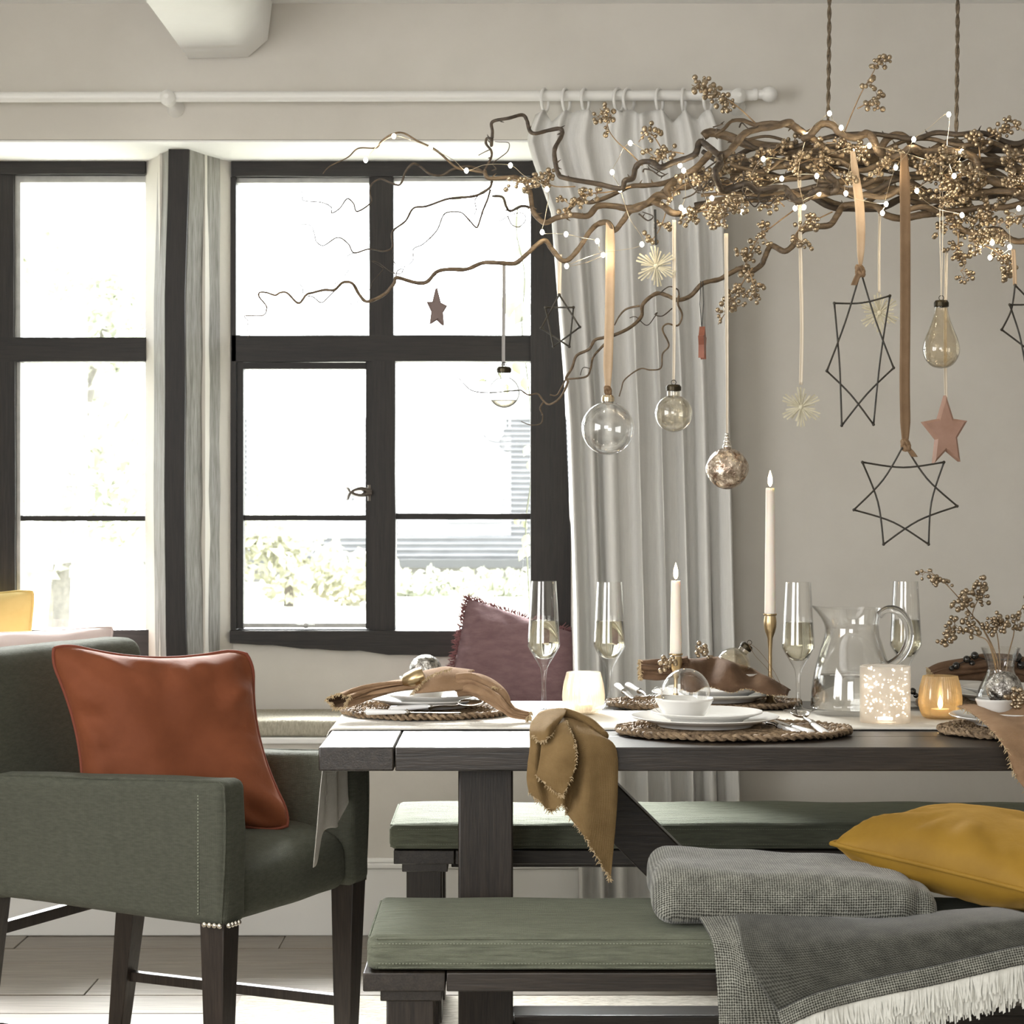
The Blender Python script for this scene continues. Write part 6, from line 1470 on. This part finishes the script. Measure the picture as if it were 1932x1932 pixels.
t12 = twig_star('wide dark twig star hanging lowest, on the long brown ribbon', [(1706, 838), (1781, 872), (1806, 955), (1752, 1027), (1667, 1027), (1611, 962), (1627, 872)], 4.33, .0019, .07)
strip(t12, [(1706, 290), (1707, 340), (1708, 420), (1708, 600), (1707, 720), (1708, 790), (1708, 836)], lambda t: 12 + 8 * min(1, t * 6) * (1 if t < .85 else max(.0, 1 - (t - .85) / .13)), 4.33, M['brown_rib'], th=.001)
knot(t12, 1709, 840, 4.325, 9, M['brown_rib'], [[(1711, 844), (1719, 852), (1726, 862)]])
t15 = twig_star('dark twig star at the far end of the branch, cut off by the picture edge', [(1915, 538), (1990, 560), (2030, 640), (2000, 720), (1935, 692), (1890, 622), (1905, 575)], 4.36, .0019, .05)
strip(t15, [(1912, 470), (1914, 505), (1915, 538)], 8, 4.36, M['velvet_rib'])

def snow(label, px, py, d, r, tilt, rib, m_r, wpx):
    c = P(px, py, d); root = thing('straw_snowflake', label, 'ornament', c, 'straw snowflakes'); mb = MB(); rr_ = random.Random(int(px))
    for k in range(6):
        for off, L in ((0, 1.0), (10, .95), (-10, .95), (21, .72), (-21, .72)):
            a = math.radians(90 + 60 * k + off + tilt); L *= r * rr_.uniform(.95, 1.04); dv = Vector((math.cos(a), 0, math.sin(a))); sv = Vector((-math.sin(a), 0, math.cos(a))) * .0018
            y0 = rr_.uniform(-.007, .007); yv = Vector((0, y0, 0)); th = Vector((0, .0009, 0)); p0 = c + dv * .004 + yv * .3; p1 = c + dv * L + yv
            mb.add([p0 - sv * .6 - th, p0 + sv * .6 - th, p1 + sv - th, p1 - sv - th, p0 - sv * .6 + th, p0 + sv * .6 + th, p1 + sv + th, p1 - sv + th], [(0, 1, 2, 3), (7, 6, 5, 4), (0, 3, 7, 4), (1, 5, 6, 2), (3, 2, 6, 7), (0, 4, 5, 1)])
    tag(mb.build('straws', M['straw'], root, smooth=0), None, None, kind='stuff')
    MB().sphere(c, .006, 10, 6, (1, .8, 1)).build('centre', M['straw'], root)
    strip(root, rib, wpx, d, m_r)
snow('straw snowflake before the curtain on a dark cord', 1238, 502, 4.40, .044, 4, [(1236, 395), (1237, 430), (1238, 462)], M['black'], 4)
snow('straw snowflake against the bare wall on a long pale ribbon, beside the tall candle', 1511, 768, 4.44, .043, 1, [(1508, 330), (1511, 500), (1513, 620), (1511, 726)], M['cream_rib'], 7)
snow('straw snowflake behind the tall twig star', 1659, 590, 4.52, .043, 5, [(1660, 395), (1659, 470), (1659, 552)], M['cream_rib'], 5)

# glass ornaments
r1, t1 = capped('bauble', 'large clear glass bauble on a beige velvet ribbon before the curtain', 'bauble', P(1147, 808, 4.42), .0552, M['bauble'], M['capgold'], .0115, .004, .012, None, 'hanging glass baubles')
strip(r1, [(1148, 420), (1151, 440), (1151, 520), (1150, 600), (1148, 660), (1147, 700), (1147, 738)], lambda t: 9 + 9 * min(1, t * 5) * (1 if t < .8 else max(.05, 1 - (t - .8) / .18)), 4.42, M['velvet_rib'], th=.001)
knot(r1, 1147, 737, 4.418, 7, M['brown_rib'])
r2, t2 = capped('bauble', 'small clear bauble with a bronze cap, hanging before the window', 'bauble', P(951, 740, 4.5), .0335, M['smallbauble'], M['cap_black'], .0135, .014, .010, None, 'hanging glass baubles')
MB().lathe([(0, -.033), (.014, -.0300), (.024, -.0225), (.0275, -.0175), (0, -.0175)], segs=30).build('liquid_film', M['amberbauble'], r2, world=False)
strip(r2, [(951, 500), (951, 560), (950, 640), (950, 690)], 6, 4.5, M['grey_rib'])
r3, t3_ = capped('bauble', 'crackled pale gold bauble with a bronze cap, before the curtain', 'bauble', P(1271, 780, 4.40), .0388, M['crackle'], M['cap_black'], .0135, .013, .011, None, 'hanging glass baubles')
strip(r3, [(1272, 415), (1272, 500), (1272, 640), (1271, 722)], lambda t: 7.5 - 3 * t, 4.40, M['cream_rib'])
pp = smooth_prof([(0, -.052), (.018, -.048), (.032, -.034), (.038, -.014), (.034, .008), (.024, .033), (.0165, .055), (.0135, .070), (.0132, .078)], 5)
pr_ = P(1776, 648, 4.38)
r4, t4 = capped('bauble', 'pear shaped smoky glass bulb with a bronze cap and twin cords', 'bauble', pr_, .038, M['amberbauble'], M['cap_black'], .0132, .01, .012, None, 'hanging glass baubles', prof=pp)
cordloop(r4, 1776, 300, 566, 4.38, M['cream_rib'], 6, .0009)
er = thing('embossed_bauble', 'bronze embossed glass ball with diamond relief before the wall', 'bauble', P(1372, 884, 4.42), 'hanging glass baubles')
em = MB().sphere((0, 0, 0), .0432, 72, 44)
for i, q in enumerate(em.v):
    th = math.atan2(q.y, q.x) + pi / 2; ph = math.asin(max(-1, min(1, q.z / .0432)))
    u = (th * 4 / pi) % 2 - 1; v = ph * 4 / pi * 1.05
    dmd = abs(u) + abs(v)
    rel = .045 * math.exp(-((dmd - .95) / .10) ** 2) + .03 * math.exp(-((dmd - .45) / .08) ** 2) + .018 * noise.noise(q * 160)
    em.v[i] = q * (1 + rel)
em.build('ball', M['mercury'], er, world=False, smooth=80)
bd_ = MB()
for z, r in ((.046, .010), (.056, .0075), (.064, .0055), (.071, .0045)): bd_.sphere((0, 0, z), r, 12, 8, (1, 1, .75))
bd_.build('bead_top', M['silver'], er, world=False, smooth=80)
strip(er, [(1370, 440), (1371, 560), (1372, 700), (1372, 826)], lambda t: 8 - 4 * t, 4.42, M['cream_rib'])
